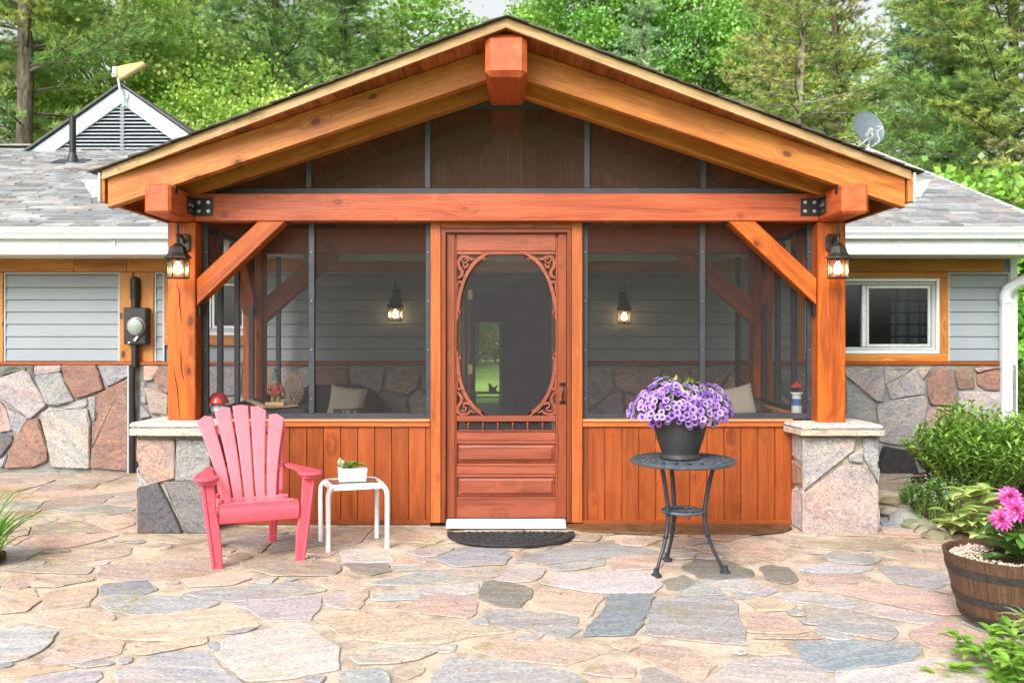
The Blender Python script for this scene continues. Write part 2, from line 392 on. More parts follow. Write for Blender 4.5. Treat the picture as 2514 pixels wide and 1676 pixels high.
M_PINKD=plain('faded_pink_slat',(.66,.16,.20),.5,0,.4,.05,8,.1,.1)
M_IRON=plain('cast_iron',(.028,.035,.045),.5,.3,.5,.25,30,.3)
M_IRONT=plain('cast_iron_top',(.085,.10,.12),.5,.3,.5,.25,30,.4)
M_RUB=plain('black_rubber',(.035,.035,.037),.75,0,.3,.4,40,.5)
M_POT=plain('charcoal_plastic',(.032,.033,.036),.5,0,.4,.12,8)
M_WPOT=plain('white_ceramic',(.75,.76,.77),.25,0,.5,.02)
M_LEAF=foliage('leaf',.35); M_NEED=foliage('needles',.25); M_PETAL=foliage('petal',.3)
M_SHIN=None
# ================================================================ GROUND
def clip(poly,a,b,c):
    out=[]
    for i in range(len(poly)):
        p,q=poly[i],poly[(i+1)%len(poly)]; dp=a*p[0]+b*p[1]-c; dq=a*q[0]+b*q[1]-c
        if dp<=0: out.append(p)
        if dp*dq<0:
            t=dp/(dp-dq); out.append((p[0]+(q[0]-p[0])*t,p[1]+(q[1]-p[1])*t))
    return out
def voronoi(seeds,bounds,rng=1.6):
    cells=[]
    x0,x1,y0,y1=bounds
    for i,s in enumerate(seeds):
        poly=[(x0,y0),(x1,y0),(x1,y1),(x0,y1)]
        for j,t in enumerate(seeds):
            if i==j or abs(t[0]-s[0])>rng or abs(t[1]-s[1])>rng: continue
            a=t[0]-s[0];b=t[1]-s[1]; c=(t[0]**2+t[1]**2-s[0]**2-s[1]**2)/2
            poly=clip(poly,a,b,c)
            if len(poly)<3: break
        if len(poly)>=3: cells.append(poly)
    return cells
def inpoly(p,poly):
    c=False;n=len(poly)
    for i in range(n):
        a,b=poly[i],poly[i-1]
        if (a[1]>p[1])!=(b[1]>p[1]) and p[0]<(b[0]-a[0])*(p[1]-a[1])/(b[1]-a[1])+a[0]: c=not c
    return c
def rough(poly,step=.05,amp=.006,gap=0.0,rnd=1):
    """shrink by gap, round the corners, roughen the edge"""
    n=len(poly)
    A=sum(poly[i][0]*poly[(i+1)%n][1]-poly[(i+1)%n][0]*poly[i][1] for i in range(n))
    if A<0: poly=poly[::-1]
    if gap:
        q=[]
        for i in range(n):
            a,b,c=Vector(poly[i-1]),Vector(poly[i]),Vector(poly[(i+1)%n])
            if (b-a).length<1e-4 or (c-b).length<1e-4: continue
            e1=(b-a).normalized();e2=(c-b).normalized();m=Vector((-e1.y-e2.y,e1.x+e2.x))
            if m.length<1e-4: continue
            m.normalize();k=gap/max(.6,m.dot(Vector((-e1.y,e1.x)))); q.append(tuple(b+m*k))
        poly=q
    n=len(poly); q=[]
    for i in range(n):
        a,b=Vector(poly[i]),Vector(poly[(i+1)%n]); L=(b-a).length; f=min(.22,.017*rnd/max(L,1e-3)) 
        k=max(1,int(L*(1-2*f)/step))
        for j in range(k+1): q.append(a+(b-a)*(f+(1-2*f)*j/k))
    sd=random.random()*99; out=[]
    for p in q:
        d=Vector((noise.noise(Vector((p.x*9,p.y*9,sd))),noise.noise(Vector((p.x*9,p.y*9,sd+7))))) + .5*Vector((noise.noise(Vector((p.x*31,p.y*31,sd))),noise.noise(Vector((p.x*31,p.y*31,sd+7)))))
        out.append(tuple(p+d*amp*2))
    return out
SC={'g':(.38,.385,.395),'w':(.46,.44,.425),'p':(.50,.385,.335),'t':(.50,.405,.325),'b':(.41,.35,.30),'d':(.21,.215,.19),'k':(.05,.052,.058),'r':(.34,.215,.165),'s':(.26,.30,.33)}
def scol(k,v=.14):
    c=SC[k]; f=1+random.uniform(-v,v); return tuple(x*f*(1+random.uniform(-.04,.04)) for x in c)
FA="""g 690,990 1000,970 1300,980 1500,1020 1400,1050 1140,1100 900,1105 780,1070 700,1030;s 720,890 1000,860 1070,930 960,965 700,960;p 300,960 640,900 655,930 600,1040 280,1080
w 1600,1025 1830,960 2200,975 2200,1040 2140,1130 1850,1145 1750,1080;g 1250,960 1500,920 2100,870 2240,930 1900,990 1600,1005 1400,985;t 580,1200 900,1110 1500,1050 1700,1090 1790,1170 1600,1210 1200,1275 900,1270 650,1230
p 120,1130 500,1080 760,1090 800,1130 700,1170 400,1190;g 0,1220 150,1180 400,1220 260,1350 150,1400 0,1425;p 270,1430 480,1260 860,1290 820,1360 600,1410 290,1455;w 1500,1380 1550,1255 2090,1160 2330,1330 2340,1470 2000,1530 1700,1555
g 790,1500 1100,1370 1400,1350 1500,1450 1650,1568 1640,1680 830,1680;t 940,1320 1430,1250 1420,1290 1000,1375 945,1370;g 1410,1300 1490,1290 1520,1330 1440,1345;g 180,1540 500,1490 700,1490 640,1568 500,1660 150,1660
p 0,960 200,920 270,1000 200,1070 0,1090;p 20,920 100,820 200,820 260,880 130,935;p 200,880 600,830 640,860 400,905 220,910;b 680,850 700,760 1500,700 1640,790 1200,850 900,860;g 820,1400 900,1390 890,1430 830,1440
p 1260,870 1500,820 1740,850 1600,890 1300,910;b 1650,740 2000,700 2352,760 2300,830 1900,830 1700,790;g 2220,980 2352,950 2450,1000 2352,1060 2230,1030
b 20,790 300,760 650,770 600,820 100,800;p 0,1480 260,1440 500,1470 200,1510 0,1530;g 480,1440 770,1420 770,1440 560,1460;g 1560,1220 1780,1180 1740,1205 1600,1235;b 940,730 1300,640 1560,690 1000,740;p 300,700 900,640 880,690 500,740;w 120,450 300,430 400,440 300,475 130,465"""
FB="""d 980,870 1060,860 1300,920 1300,980 1210,1045 1090,1040 940,990 950,920;w 1340,880 1500,820 2100,800 2190,900 2130,950 1750,950 1500,910;s 1830,970 1900,955 2140,975 2090,1090 2010,1240 1650,1245 1740,1150 1800,1050
t 1330,1000 1370,920 1800,970 1690,1110 1500,1080 1340,1050;g 950,1090 1080,1060 1600,1110 1610,1170 1640,1200 1540,1250 1300,1210 1050,1150;p 400,1070 560,960 900,970 930,1080 870,1120 600,1100;t -160,1130 0,1090 350,1100 870,1170 1190,1210 900,1240 700,1290 400,1300 0,1260
p 900,1300 1180,1260 1850,1350 1550,1440 1200,1410 900,1340;g 600,1540 740,1400 800,1390 1150,1420 1300,1460 1560,1500 1680,1568 1700,1680 590,1680;w 30,1360 350,1325 650,1340 540,1400 350,1430 100,1430;t 380,1500 560,1450 540,1500 420,1550
g 0,1490 260,1460 330,1568 300,1680 0,1680;p 1640,1490 1770,1400 2020,1460 1990,1530 1700,1510;t 1850,1290 2000,1260 2060,1310 1960,1350 1860,1320;p 2000,1370 2080,1300 2352,1330 2480,1420 2352,1500 2150,1430;g 2060,1490 2150,1470 2352,1560 2352,1680 2070,1680
g 650,1320 780,1310 780,1350 670,1360;g 1200,1240 1370,1230 1330,1270 1230,1280;g 200,880 600,790 1000,780 1080,830 960,860 520,900 220,890;g 1060,860 1140,780 1400,790 1320,860 1180,880;g 640,720 830,640 1100,650 1160,700 1100,750 800,770
g 1180,740 1320,670 1800,600 2170,660 2200,690 1800,710 1400,750;d 10,750 300,750 340,800 200,830 60,800;w 0,640 280,640 350,730 100,745 0,740;p 1850,710 2200,690 2180,780 1900,795 1840,760;g 1430,760 1800,720 1800,760 1500,800 1420,780;g 440,670 600,640 780,640 640,700 540,700
b 360,560 540,530 700,590 640,610 400,600;p -200,860 0,820 90,860 160,920 0,920;b 0,960 180,930 150,1020 100,1060 0,1050;g 520,920 950,880 930,940 700,970 580,960;g 200,950 480,930 560,950 500,990 220,1000;d 2200,870 2352,830 2420,880 2352,930 2260,930;g 880,1140 980,1130 1030,1165 900,1155"""
FC="""g -260,1220 -170,990 0,970 300,975 385,1030 440,1300 0,1270;s 760,1290 1000,1280 1600,1290 1640,1330 1560,1410 1300,1460 1000,1490 850,1410;w 150,1568 350,1430 450,1400 780,1385 950,1490 1060,1568 1060,1680 100,1680
g 830,1040 1100,1060 1430,1150 1480,1220 1430,1275 1200,1240 950,1180 870,1100;p 460,1100 600,1085 760,1140 880,1210 700,1225 480,1220;t 440,1000 600,980 790,1030 740,1065 520,1070;g 700,1070 830,1070 850,1105 740,1100;g 800,1130 890,1140 920,1175 850,1165
g 920,1210 1000,1200 1200,1260 1100,1280 970,1250;t 430,1350 530,1280 700,1310 740,1370 550,1370;g 1350,780 1500,760 1800,810 1870,850 1770,915 1480,880;p 1060,940 1200,890 1500,900 1900,990 1930,1090 1780,1100 1500,1040 1250,990
g 620,970 750,950 1000,960 1400,1040 1800,1130 1780,1170 1500,1140 1100,1050 700,1000;w 1060,1500 1400,1470 1700,1400 2100,1370 2150,1568 2150,1680 1120,1680;p 1580,1210 1800,1150 2000,1230 2200,1300 2000,1330 1700,1320 1600,1270;t 1640,1360 1720,1320 1860,1350 1820,1395 1680,1395
d 530,780 600,760 740,780 780,850 740,885 620,870;d 10,770 100,720 300,730 480,790 490,830 300,850 100,845;g 110,865 400,855 560,900 500,950 300,930;p 850,850 900,820 1150,810 1300,840 1150,890 900,900;g 960,700 1050,660 1380,720 1270,760 1000,730
b 700,610 1100,570 1550,600 1400,650 1000,650;p 1400,700 1500,670 1850,690 1860,770 1600,740;s 1345,440 1420,430 1560,480 1540,495 1380,490;t 300,620 560,600 740,690 660,740 400,680;p 0,1380 180,1400 240,1440 110,1568 60,1660 0,1568
g 820,790 1000,740 1300,780 1200,810 900,810;g 320,930 480,960 490,980 400,990;g 500,950 650,920 660,945 560,970;b 480,1250 950,1240 960,1268 500,1260;g 0,870 60,850 200,900 300,960 0,960;p 800,905 900,900 960,935 830,930;p 1370,500 1600,500 1750,570 1400,560"""
def parse(s): 
    for ln in s.replace('\n',';').split(';'):
        k,*pt=ln.split(); yield k,[tuple(map(float,q.split(','))) for q in pt]
traced=[]
for S,ox in ((FA,0),(FB,840),(FC,1674)):
    for k,pt in parse(S):
        traced.append((k,[tuple(G(ox+x/2.8,1116+y/2.8,.004)[:2]) for x,y in pt]))
def inbed(x,y):
    if y>1.1: return x>3.2+(y-1.1)*.5
    if y>-.35: return x>3.12-.1*math.sin(y*2)
    return x>3.2+.2*y if y<-3 else x>3.1
rs=random.Random(11)
seeds=[]
yy=-3.6; row=0
while yy<2.9:
    xx=-8+(row%2)*.3
    st=.34+.05*math.sin(row)
    while xx<8:
        seeds.append((xx+rs.uniform(-.2,.2),yy+rs.uniform(-.13,.13))); xx+=rs.uniform(.42,.78)
    yy+=st; row+=1
pav=MB()
def slab(mb,k,poly,gap,th=.0045):
    r=rough(poly,.05,.010,gap)
    if len(r)<5: return
    mb.prism(r,(0,0,.004+random.uniform(-.002,.002)),(1,0,0),(0,1,0),(0,0,1),th*random.uniform(.7,1.3),.003,scol(k),ang=random.uniform(-.5,.5),back=False,jit=.0025)
random.seed(21)
acc=[]
for k,p in traced: slab(pav,k,p,-.008); acc.append(p)
keys='gggwwppbtgbp'
for c in voronoi(seeds,(-8.5,8.5,-4,2.95)):
    cx=sum(p[0] for p in c)/len(c); cy=sum(p[1] for p in c)/len(c)
    if inbed(cx,cy): continue
    if cy>.1 and abs(cx+.035)<2.2: continue
    if any(inpoly((cx,cy),t) for _,t in traced): continue
    hit=sum(any(inpoly(v,t) for _,t in traced) for v in c)
    inn=any(any(inpoly(v,c) for v in t) for _,t in traced)
    if hit or inn:
        s_=.62; c=[(cx+(v[0]-cx)*s_,cy+(v[1]-cy)*s_) for v in c]
        if any(any(inpoly(v,t) for _,t in traced) for v in c): continue
    slab(pav,('bbgpbtb' if cy>-.6 else keys)[random.randrange(7)],c,.007); acc.append(c)
# small stones in what is left between the big ones
sd2=[(x*.21+rs.uniform(-.09,.09),y*.15-3.4+rs.uniform(-.06,.06)) for x in range(-24,25) for y in range(0,22)]
bbx=[(min(q[0] for q in p),max(q[0] for q in p),min(q[1] for q in p),max(q[1] for q in p)) for p in acc]
for c in voronoi(sd2,(-5.2,5.2,-3.6,0),.8):
    cx=sum(p[0] for p in c)/len(c); cy=sum(p[1] for p in c)/len(c)
    if inbed(cx,cy) or cy>-.25: continue
    for s_ in (.9,.66,.45):
        q=[(cx+(v[0]-cx)*s_,cy+(v[1]-cy)*s_) for v in c]; ok=True
        X0,X1,Y0,Y1=min(v[0] for v in q),max(v[0] for v in q),min(v[1] for v in q),max(v[1] for v in q)
        for p,bb in zip(acc,bbx):
            if bb[0]>X1 or bb[1]<X0 or bb[2]>Y1 or bb[3]<Y0: continue
            if inpoly((cx,cy),p) or any(inpoly(v,p) for v in q) or any(inpoly(v,q) for v in p): ok=False; break
        if ok: break
    if ok and random.random()<.9: slab(pav,keys[random.randrange(len(keys))],q,.004)
struct(obj('flagstone_paving',pav,M_FLAG))
mb=MB(); mb.add([(-9,-4.5,0),(9,-4.5,0),(9,2.9,0),(-9,2.9,0)],[(0,1,2,3)]); 
struct(obj('patio',mb,M_SAND))
# lawn: one sheet to the horizon, the patio lies on it
gm=NT('lawn_green'); p=gm.n('NewGeometry').outputs['Position']; a=gm.noise(p,.35,5,.6); b=gm.noise(p,14,4,.7)
k=gm.mix(gm.ss(a,.35,.65),(.26,.48,.07,1),(.36,.56,.11,1)); k=gm.mix(gm.math('MULTIPLY',gm.ss(b,.45,.7),.6),k,(.13,.26,.04,1)); gm.base(k,.9,0,.1); gm.bump(b,1,.05)
mb=MB(); mb.add([(-250,-60,-.012),(250,-60,-.012),(250,300,-.012),(-250,300,-.012)],[(0,1,2,3)]); struct(obj('lawn',mb,gm.m))
bedm=mortar('soil_brown',(.085,.05,.03),2)
mb=MB(); mb.add([(4.15,2.9,.008),(3.24,1.1,.008),(3.1,-.35,.008),(3.3,-1.0,.008),(2.75,-2.2,.008),(2.3,-4.4,.008),(9,-4.4,.008),(9,2.9,.008)],[tuple(range(8))]); struct(obj('garden_soil',mb,bedm))
mb=MB(); mb.add([(-3.25,-.75,.022),(-3.12,-1.0,.022),(-3.2,-1.5,.022),(-3.7,-1.8,.022),(-4.7,-.9,.022),(-3.7,-.5,.022)],[tuple(range(6))]); struct(obj('border_soil',mb,bedm))
# dark wet earth strip along the porch foot, right of the door
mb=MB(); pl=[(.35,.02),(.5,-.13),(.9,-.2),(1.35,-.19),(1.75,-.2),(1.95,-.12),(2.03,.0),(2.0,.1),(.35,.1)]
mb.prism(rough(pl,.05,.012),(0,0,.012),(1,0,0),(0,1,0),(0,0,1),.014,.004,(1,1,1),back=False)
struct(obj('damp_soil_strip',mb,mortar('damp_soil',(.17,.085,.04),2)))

# ================================================================ HOUSE
YW=2.8
house=thing('house','long low house with grey vinyl siding over rough stone, pine trim and grey shingle roof','house',(0,YW,0))
sm=NT('asphalt_shingle'); v=sm.attr('wc','vec'); c=sm.attr('col','col'); a=sm.noise(v,3,5,.7); b=sm.noise(v,90,3,.7)
k=sm.mix(1,c,sm.mix(sm.ss(a,.35,.65),(.8,.8,.82,1),(1.15,1.1,1.05,1)),'MULTIPLY'); k=sm.mix(sm.math('MULTIPLY',sm.ss(b,.45,.65),.5),k,sm.mix(1,k,(.45,.45,.45,1),'MULTIPLY'))
sm.base(k,.9,0,.2); sm.bump(b,.6,.004); M_SHIN=sm.m
def shingles(mb,x0,x1,y0,z0,y1,z1,expo=.135,cols=((.28,.29,.31),(.32,.33,.355),(.38,.385,.40),(.36,.345,.325),(.30,.315,.34),(.23,.24,.255))):
    """courses of separate tabs on the plane rising from (y0,z0) to (y1,z1)"""
    L=math.hypot(y1-y0,z1-z0); dy,dz=(y1-y0)/L,(z1-z0)/L; ny,nz=-dz,dy; k=int(L/expo)
    for i in range(k):
        x=x0-random.random()*.2; s0=i*expo; s1=min(L,s0+expo+.01)
        while x<x1:
            wd=random.choice((.12,.17,.22,.3)); a_,b_=max(x,x0),min(x+wd,x1)
            if b_-a_>.01:
                h=.012+random.choice((0,.008,.014)); q=random.uniform(-.008,.008) if i else 0
                P=lambda X,s,hh:(X,y0+dy*s+ny*hh,z0+dz*s+nz*hh)
                vs=[P(a_,s0+q,0),P(b_,s0+q,0),P(a_,s0+q,h),P(b_,s0+q,h),P(a_,s1,.002),P(b_,s1,.002)]
                o=random.random()*20; wc=[(o+u[0],s0,0) for u in vs]
                wc=[(o+u[0]*1.0,u[1]*2,u[2]) for u in vs]
                mb.add(vs,[(0,1,3,2),(2,3,5,4),(0,2,4),(1,5,3)],wc,(lambda f_,c_:[x*f_ for x in c_])(random.uniform(.8,1.15),random.choice(cols)))
            x+=wd
    n=(ny,nz)
    mb.add([(x0,y0,z0-.03),(x1,y0,z0-.03),(x1,y1,z1-.03),(x0,y1,z1-.03),(x0,y0,z0),(x1,y0,z0),(x1,y1,z1),(x0,y1,z1)],[(3,2,1,0),(0,1,5,4),(4,5,6,7)],None,(.2,.2,.2))
RX1=5.17; YE,ZE=2.14,PZ(556,2.14); YR=7.0; ZR=ZE+.35*(YR-YE)
mb=MB(); shingles(mb,-8.2,-2.3,YE,ZE,YR,ZR); shingles(mb,2.2,RX1,YE,ZE,YR,ZR)
mb.add([(-2.3,3.4,ZE+.35*1.26-.01),(2.2,3.4,ZE+.35*1.26-.01),(2.2,YR,ZR),(-2.3,YR,ZR)],[(0,1,2,3)],None,(.3,.3,.3))
mb.add([(-8.2,YR,ZR),(RX1,YR,ZR),(RX1,12.2,ZE),(-8.2,12.2,ZE),(-8.2,YR,ZR+.02),(RX1,YR,ZR+.02),(RX1,12.2,ZE+.02),(-8.2,12.2,ZE+.02)],[(0,3,2,1),(4,5,6,7),(1,5,6,2)],None,(.3,.3,.3))
for i in range(45):
    x=-8.2+i*.3; 
    if x+.3<RX1: mb.obox((x+.15,YR,ZR+.03),((1,0,0),(0,1,.0),(0,0,1)),(.155,.11,.012),.004,(.3,.3,.31))
roof=obj('roof',mb,M_SHIN,house)
# wall cores with openings
WX0,WX1=-8.0,PX(2494,YW)
z_sill=PZ(887,YW); z_sillb=PZ(895,YW); z_fr0=PZ(668,YW); z_fr1=PZ(637,YW)
dx0,dx1=PX(1134,YW),PX(1362,YW)
winR=(PX(1973,YW),PX(2302,YW),PZ(868,YW),PZ(684,YW)); winL=(PX(430,YW),PX(617,YW),PZ(823,YW),PZ(678,YW))
mb=MB()
def wallseg(x0,x1,z0,z1): mb.box(x0,x1,YW+.01,YW+.14,z0,z1,0)
wallseg(WX0,winL[0],-.1,z_fr1+.25); wallseg(winL[0],winL[1],-.1,winL[2]); wallseg(winL[0],winL[1],winL[3],z_fr1+.25)
wallseg(winL[1],dx0,-.1,z_fr1+.25); wallseg(dx0,dx1,z_fr0,z_fr1+.25); wallseg(dx1,winR[0],-.1,z_fr1+.25)
wallseg(winR[0],winR[1],-.1,winR[2]); wallseg(winR[0],winR[1],winR[3],z_fr1+.25); wallseg(winR[1],WX1,-.1,z_fr1+.25)
mb.box(WX1-.14,WX1,YW+.14,11.6,-.1,ZE+.2,0); mb.box(WX0,WX0+.14,YW+.14,11.6,-.1,ZE+.2,0)
fx0,fx1=PX(1160,11),PX(1229,11); fz1=PZ(786,11)
mb.box(WX0,fx0,11.6,11.75,-.1,ZE+.2,0); mb.box(fx1,WX1,11.6,11.75,-.1,ZE+.2,0); mb.box(fx0,fx1,11.6,11.75,fz1,ZE+.2,0)
mb.prism([(YE+.5,ZE+.1),(11.7,ZE+.1),(YR,ZR-.08)],(WX1-.14,0,0),(0,1,0),(0,0,1),(1,0,0),.14,0)
mb.prism([(YE+.5,ZE+.1),(11.7,ZE+.1),(YR,ZR-.08)],(WX0,0,0),(0,1,0),(0,0,1),(1,0,0),.14,0)
obj('wall',mb,M_SIDE,house)
# stone base
mb=MB(); mb.box(WX0,dx0-.02,YW-.045,YW+.008,-.1,z_sillb,0); mb.box(dx1+.02,WX1-.02,YW-.045,YW+.008,-.1,z_sillb,0)
sb=obj('stone_base',mb,M_MORT,house)
SL="""d 0,130 200,130 205,160 0,200;w 0,230 190,165 240,190 385,450 245,555 150,480 0,370;d 215,130 270,125 275,230;g 290,130 505,120 505,170 290,205;g 290,215 500,180 605,410 480,445 390,440;r 515,118 790,118 855,320 620,390 530,230;g 810,118 1090,118 1095,190 880,290
r 800,360 870,330 1085,215 1095,600 1070,980 750,960 765,620 795,590;w 720,385 785,380 775,560 760,570 740,500;w 590,430 710,395 715,450 640,480 520,480;w 335,520 420,470 580,490 715,480 740,620 735,965 430,950 400,800;r 235,570 315,560 390,800 385,900 280,950 45,960 130,710
p 0,420 60,500 100,655 0,665;g 60,470 230,560 150,695 110,660;k 0,680 100,700 105,740 0,880;g 0,900 60,850 30,950 0,960;p 1185,130 1305,130 1255,240 1185,245;g 1260,250 1330,160 1378,140 1378,310;b 1190,300 1378,360 1378,530 1240,510;g 1150,450 1240,540 1150,560;g 1155,270 1180,260 1200,440 1155,420
r -180,130 -20,130 -20,300 -180,330;g -180,350 -20,400 -60,640 -180,600;p -180,630 -20,680 -20,960 -180,960"""
SRr="""g 20,960 270,975 285,1080 275,1190 225,1190 100,1080 20,1010;w 290,960 480,960 430,1000 290,1070;g 300,1080 500,970 560,1060 560,1135 330,1175;p 500,960 600,960 545,1040;r 580,1060 630,970 740,970 775,1215 600,1215 580,1130;r 765,970 890,965 905,1100 790,1105
r 920,1010 1080,960 1085,1120 990,1110 925,1080;p 905,965 1080,955 915,990;w 800,1125 1085,1130 1085,1330 850,1310 790,1230;w 235,1220 320,1190 560,1150 575,1220 540,1380 480,1500 250,1460;g 20,1060 200,1210 235,1340 180,1400 20,1400;p 590,1235 770,1240 840,1310 800,1400 600,1400 550,1360
k 282,1500 472,1536 514,1686 263,1694 244,1596;p 545,1460 720,1465 720,1680 550,1670;g 230,1480 270,1480 240,1570;g 490,1500 530,1470 535,1640;w 740,1420 900,1360 1080,1380 1080,1560 740,1560;g 740,1590 1080,1580 1080,1680 740,1680"""
mb=MB(); ST=[]
for S,ox,oy,k_ in ((SL,0,860,3.3365),(SRr,2070,560,2.7995)):
    for k,pt in parse(S): ST.append((k,[(PX(ox+x/k_,YW-.06),PZ(oy+y/k_,YW-.06)) for x,y in pt]))
for k,p_ in ST:
    p_=[(min(a,WX1-.03),max(min(b,z_sillb-.01),.0)) for a,b in p_]
    mb.prism(rough(p_,.04,.003,-.006),(0,YW-.047,0),(1,0,0),(0,0,1),(0,-1,0),random.uniform(.018,.04),.010,(.13,.135,.14) if k=='k' and p_[0][0]<0 else tuple(q_*.70 for q_ in scol(k,.1)),ang=random.uniform(-1,1),back=False,jit=.02)
sd=[]; zz=.08; rw=0
while zz<1.15:
    xx=-8.2+(rw%2)*.2
    while xx<5.2: sd.append((xx+rs.uniform(-.13,.13),zz+rs.uniform(-.08,.08))); xx+=rs.uniform(.3,.5)
    zz+=.29; rw+=1
for c in voronoi(sd,(WX0,WX1,0,z_sillb-.012)):
    cx=sum(p[0] for p in c)/len(c)
    if cx<PX(-55,YW) or PX(425,YW)<cx<dx0-.15 or dx1+.15<cx<PX(2070,YW):
        mb.prism(rough(c,.05,.005,.012),(0,YW-.047,0),(1,0,0),(0,0,1),(0,-1,0),random.uniform(.018,.035),.010,tuple(q_*.70 for q_ in scol('gwprbgg'[random.randrange(7)],.1)),ang=random.uniform(-1,1),back=False,jit=.02)
obj('wall_stones',mb,M_STONE,sb)
# siding
mb=MB(); jt=MB()
def siding(x0,x1,z0,z1,y=YW,J=.02):
    h=30.05/240.83; z=z0
    while z<z1-.01:
        zt=min(z+h,z1); m_=z+(zt-z)*.5
        for za,zb,ya,yb in ((z+.007,zt,y-.018,y-.006),):
            mb.add([(x0,ya,za),(x1,ya,za),(x1,yb,zb),(x0,yb,zb),(x0,y+.008,za),(x1,y+.008,za)],[(0,1,2,3),(4,5,1,0)])
        z=zt
    for a,b,c,d in ((x0,x0+J,z0,z1),(x1-J,x1,z0,z1),(x0+J,x1-J,z1-J*.8,z1)): jt.box(a,b,y-.024,y+.0,c,d,.003)
siding(PX(12,YW),PX(297,YW),z_sill,z_fr0-.003); siding(PX(381,YW),winL[0]-.1,z_sill,z_fr0-.003)
siding(winL[1]+.1,dx0-.12,z_sill,z_fr0-.003); siding(dx1+.14,winR[0]-.1,z_sill,z_fr0-.003); siding(PX(2325,YW),WX1-.07,z_sill,z_fr0-.003)
siding(-7.8,PX(-12,YW),z_sill,z_fr0-.003)
obj('siding',mb,M_SIDE,house); obj('siding_trim',jt,M_JTRIM,house)
# boards
mb=MB(); yb=YW-.035
xj=[-7.8,-4.45,PX(315,YW),-.55,1.3,PX(2460,YW)]
for a,b in zip(xj,xj[1:]):
    b_=b-.003
    mb.box(a,b_,yb,YW,z_fr0,z_fr1,.003)
obj('frieze_board',mb,W_BOARD,house)
mb=MB(); mb.box(-7.8,dx0-.12,yb-.03,YW,z_sillb,z_sill-.002,.004); mb.box(dx1+.14,PX(2460,YW),yb-.03,YW,z_sillb,z_sill-.002,.004); obj('sill_board',mb,W_PANEL,house)
mb=MB()
for a,b in ((-12,11.5),(297,329),(347,380.5)): mb.box(PX(a,YW),PX(b,YW),yb,YW,z_sill,z_fr0-.004,.003)
mb.box(PX(329.5,YW),PX(346.5,YW),YW-.02,YW,z_sill,z_fr0-.004,.002)
obj('trim_board',mb,W_BOARD,house)
mb=MB(); mb.box(WX1-.07,WX1+.004,YW-.03,YW+.05,0,z_fr1+.02,.003); obj('corner_post',mb,M_WHITE,house)
# windows
gl=glass('window_glass',(.55,.6,.6),.06); dk=plain('dark_room',(.03,.035,.03),.9)
cm=NT('plaid_cloth'); v=cm.attr('wc','vec'); x_=cm.n('SeparateXYZ'); cm.l(v,x_.inputs[0])
def st(s,fr,wd): return cm.math('LESS_THAN',cm.math('FRACT',cm.math('MULTIPLY',s,fr)),wd)
k=cm.mix(cm.math('MULTIPLY',st(x_.outputs[0],8,.25),.7),(.42,.44,.45,1),(.05,.06,.07,1)); k=cm.mix(cm.math('MULTIPLY',st(x_.outputs[2],8,.2),.8),k,(.04,.05,.06,1)); cm.base(k,.9)
def window(wn,lab,mull,yb_=YW):
    x0,x1,z0,z1=wn; f=MB(); t=.045
    def ring(mb,x0,x1,z0,z1,t,ya,yb,tb=None):
        tb=tb or t; mb.box(x0,x1,ya,yb,z0,z0+tb,.003); mb.box(x0,x1,ya,yb,z1-t,z1,.003); mb.box(x0,x0+t,ya,yb,z0+tb,z1-t,.003); mb.box(x1-t,x1,ya,yb,z0+tb,z1-t,.003)
    W=obj('window',(lambda m:(ring(m,x0,x1,z0,z1,.03,YW-.045,YW+.06,.035),m)[1])(MB()),M_WHITE,house); W['label']=lab
    m=MB(); ring(m,x0+.032,x1-.032,z0+.037,z1-.032,.035,YW-.02,YW+.05,.03); obj('frame',m,M_JTRIM,W)
    a,b,c,d=x0+.07,x1-.07,z0+.07,z1-.07; m=MB(); ring(m,mull,b,c,d,.028,YW+.0,YW+.03); m.box(mull-.045,mull-.005,YW-.005,YW+.035,c,d,.003); obj('sash',m,M_GAL,W)
    m=MB(); m.box(a,mull-.046,YW+.03,YW+.034,c,d,0); m.box(mull+.02,b-.02,YW+.012,YW+.016,c+.02,d-.02,0); obj('pane',m,gl,W)
    return W
wr=window(winR,'wide white sliding window right of the porch post',PX(2127,YW))
m=MB()
for i in range(24):
    x=PX(2212,YW)+i*.022; zt=winR[3]-.07; 
    m.add([(x,3.05+.02*math.sin(i*1.9),winR[2]),(x+.022,3.05+.02*math.sin(i*1.9+1.9),winR[2]),(x+.022,3.05+.02*math.sin(i*1.9+1.9),zt),(x,3.05+.02*math.sin(i*1.9),zt)],[(0,1,2,3)])
for i in range(12):
    x=PX(2180,YW)+i*.03; h=.10+.12*i/12
    m.add([(x,3.02,winR[3]-.05-h*.7),(x+.03,3.02,winR[3]-.06-h*.8),(x+.03,3.02,winR[3]-.03),(x,3.02,winR[3]-.03)],[(0,1,2,3)])
obj('curtain',m,cm.m,wr)
m=MB(); m.lathe([(0,.0),(.32,.0),(.10,.17),(.0,.17)],(PX(2190,3.6),3.6,PZ(850,3.6)),24); obj('lamp_shade',m,plain('shade_dark',(.08,.09,.07),.9),wr)
window(winL,'white house window seen through the left porch screens',PX(520,YW))
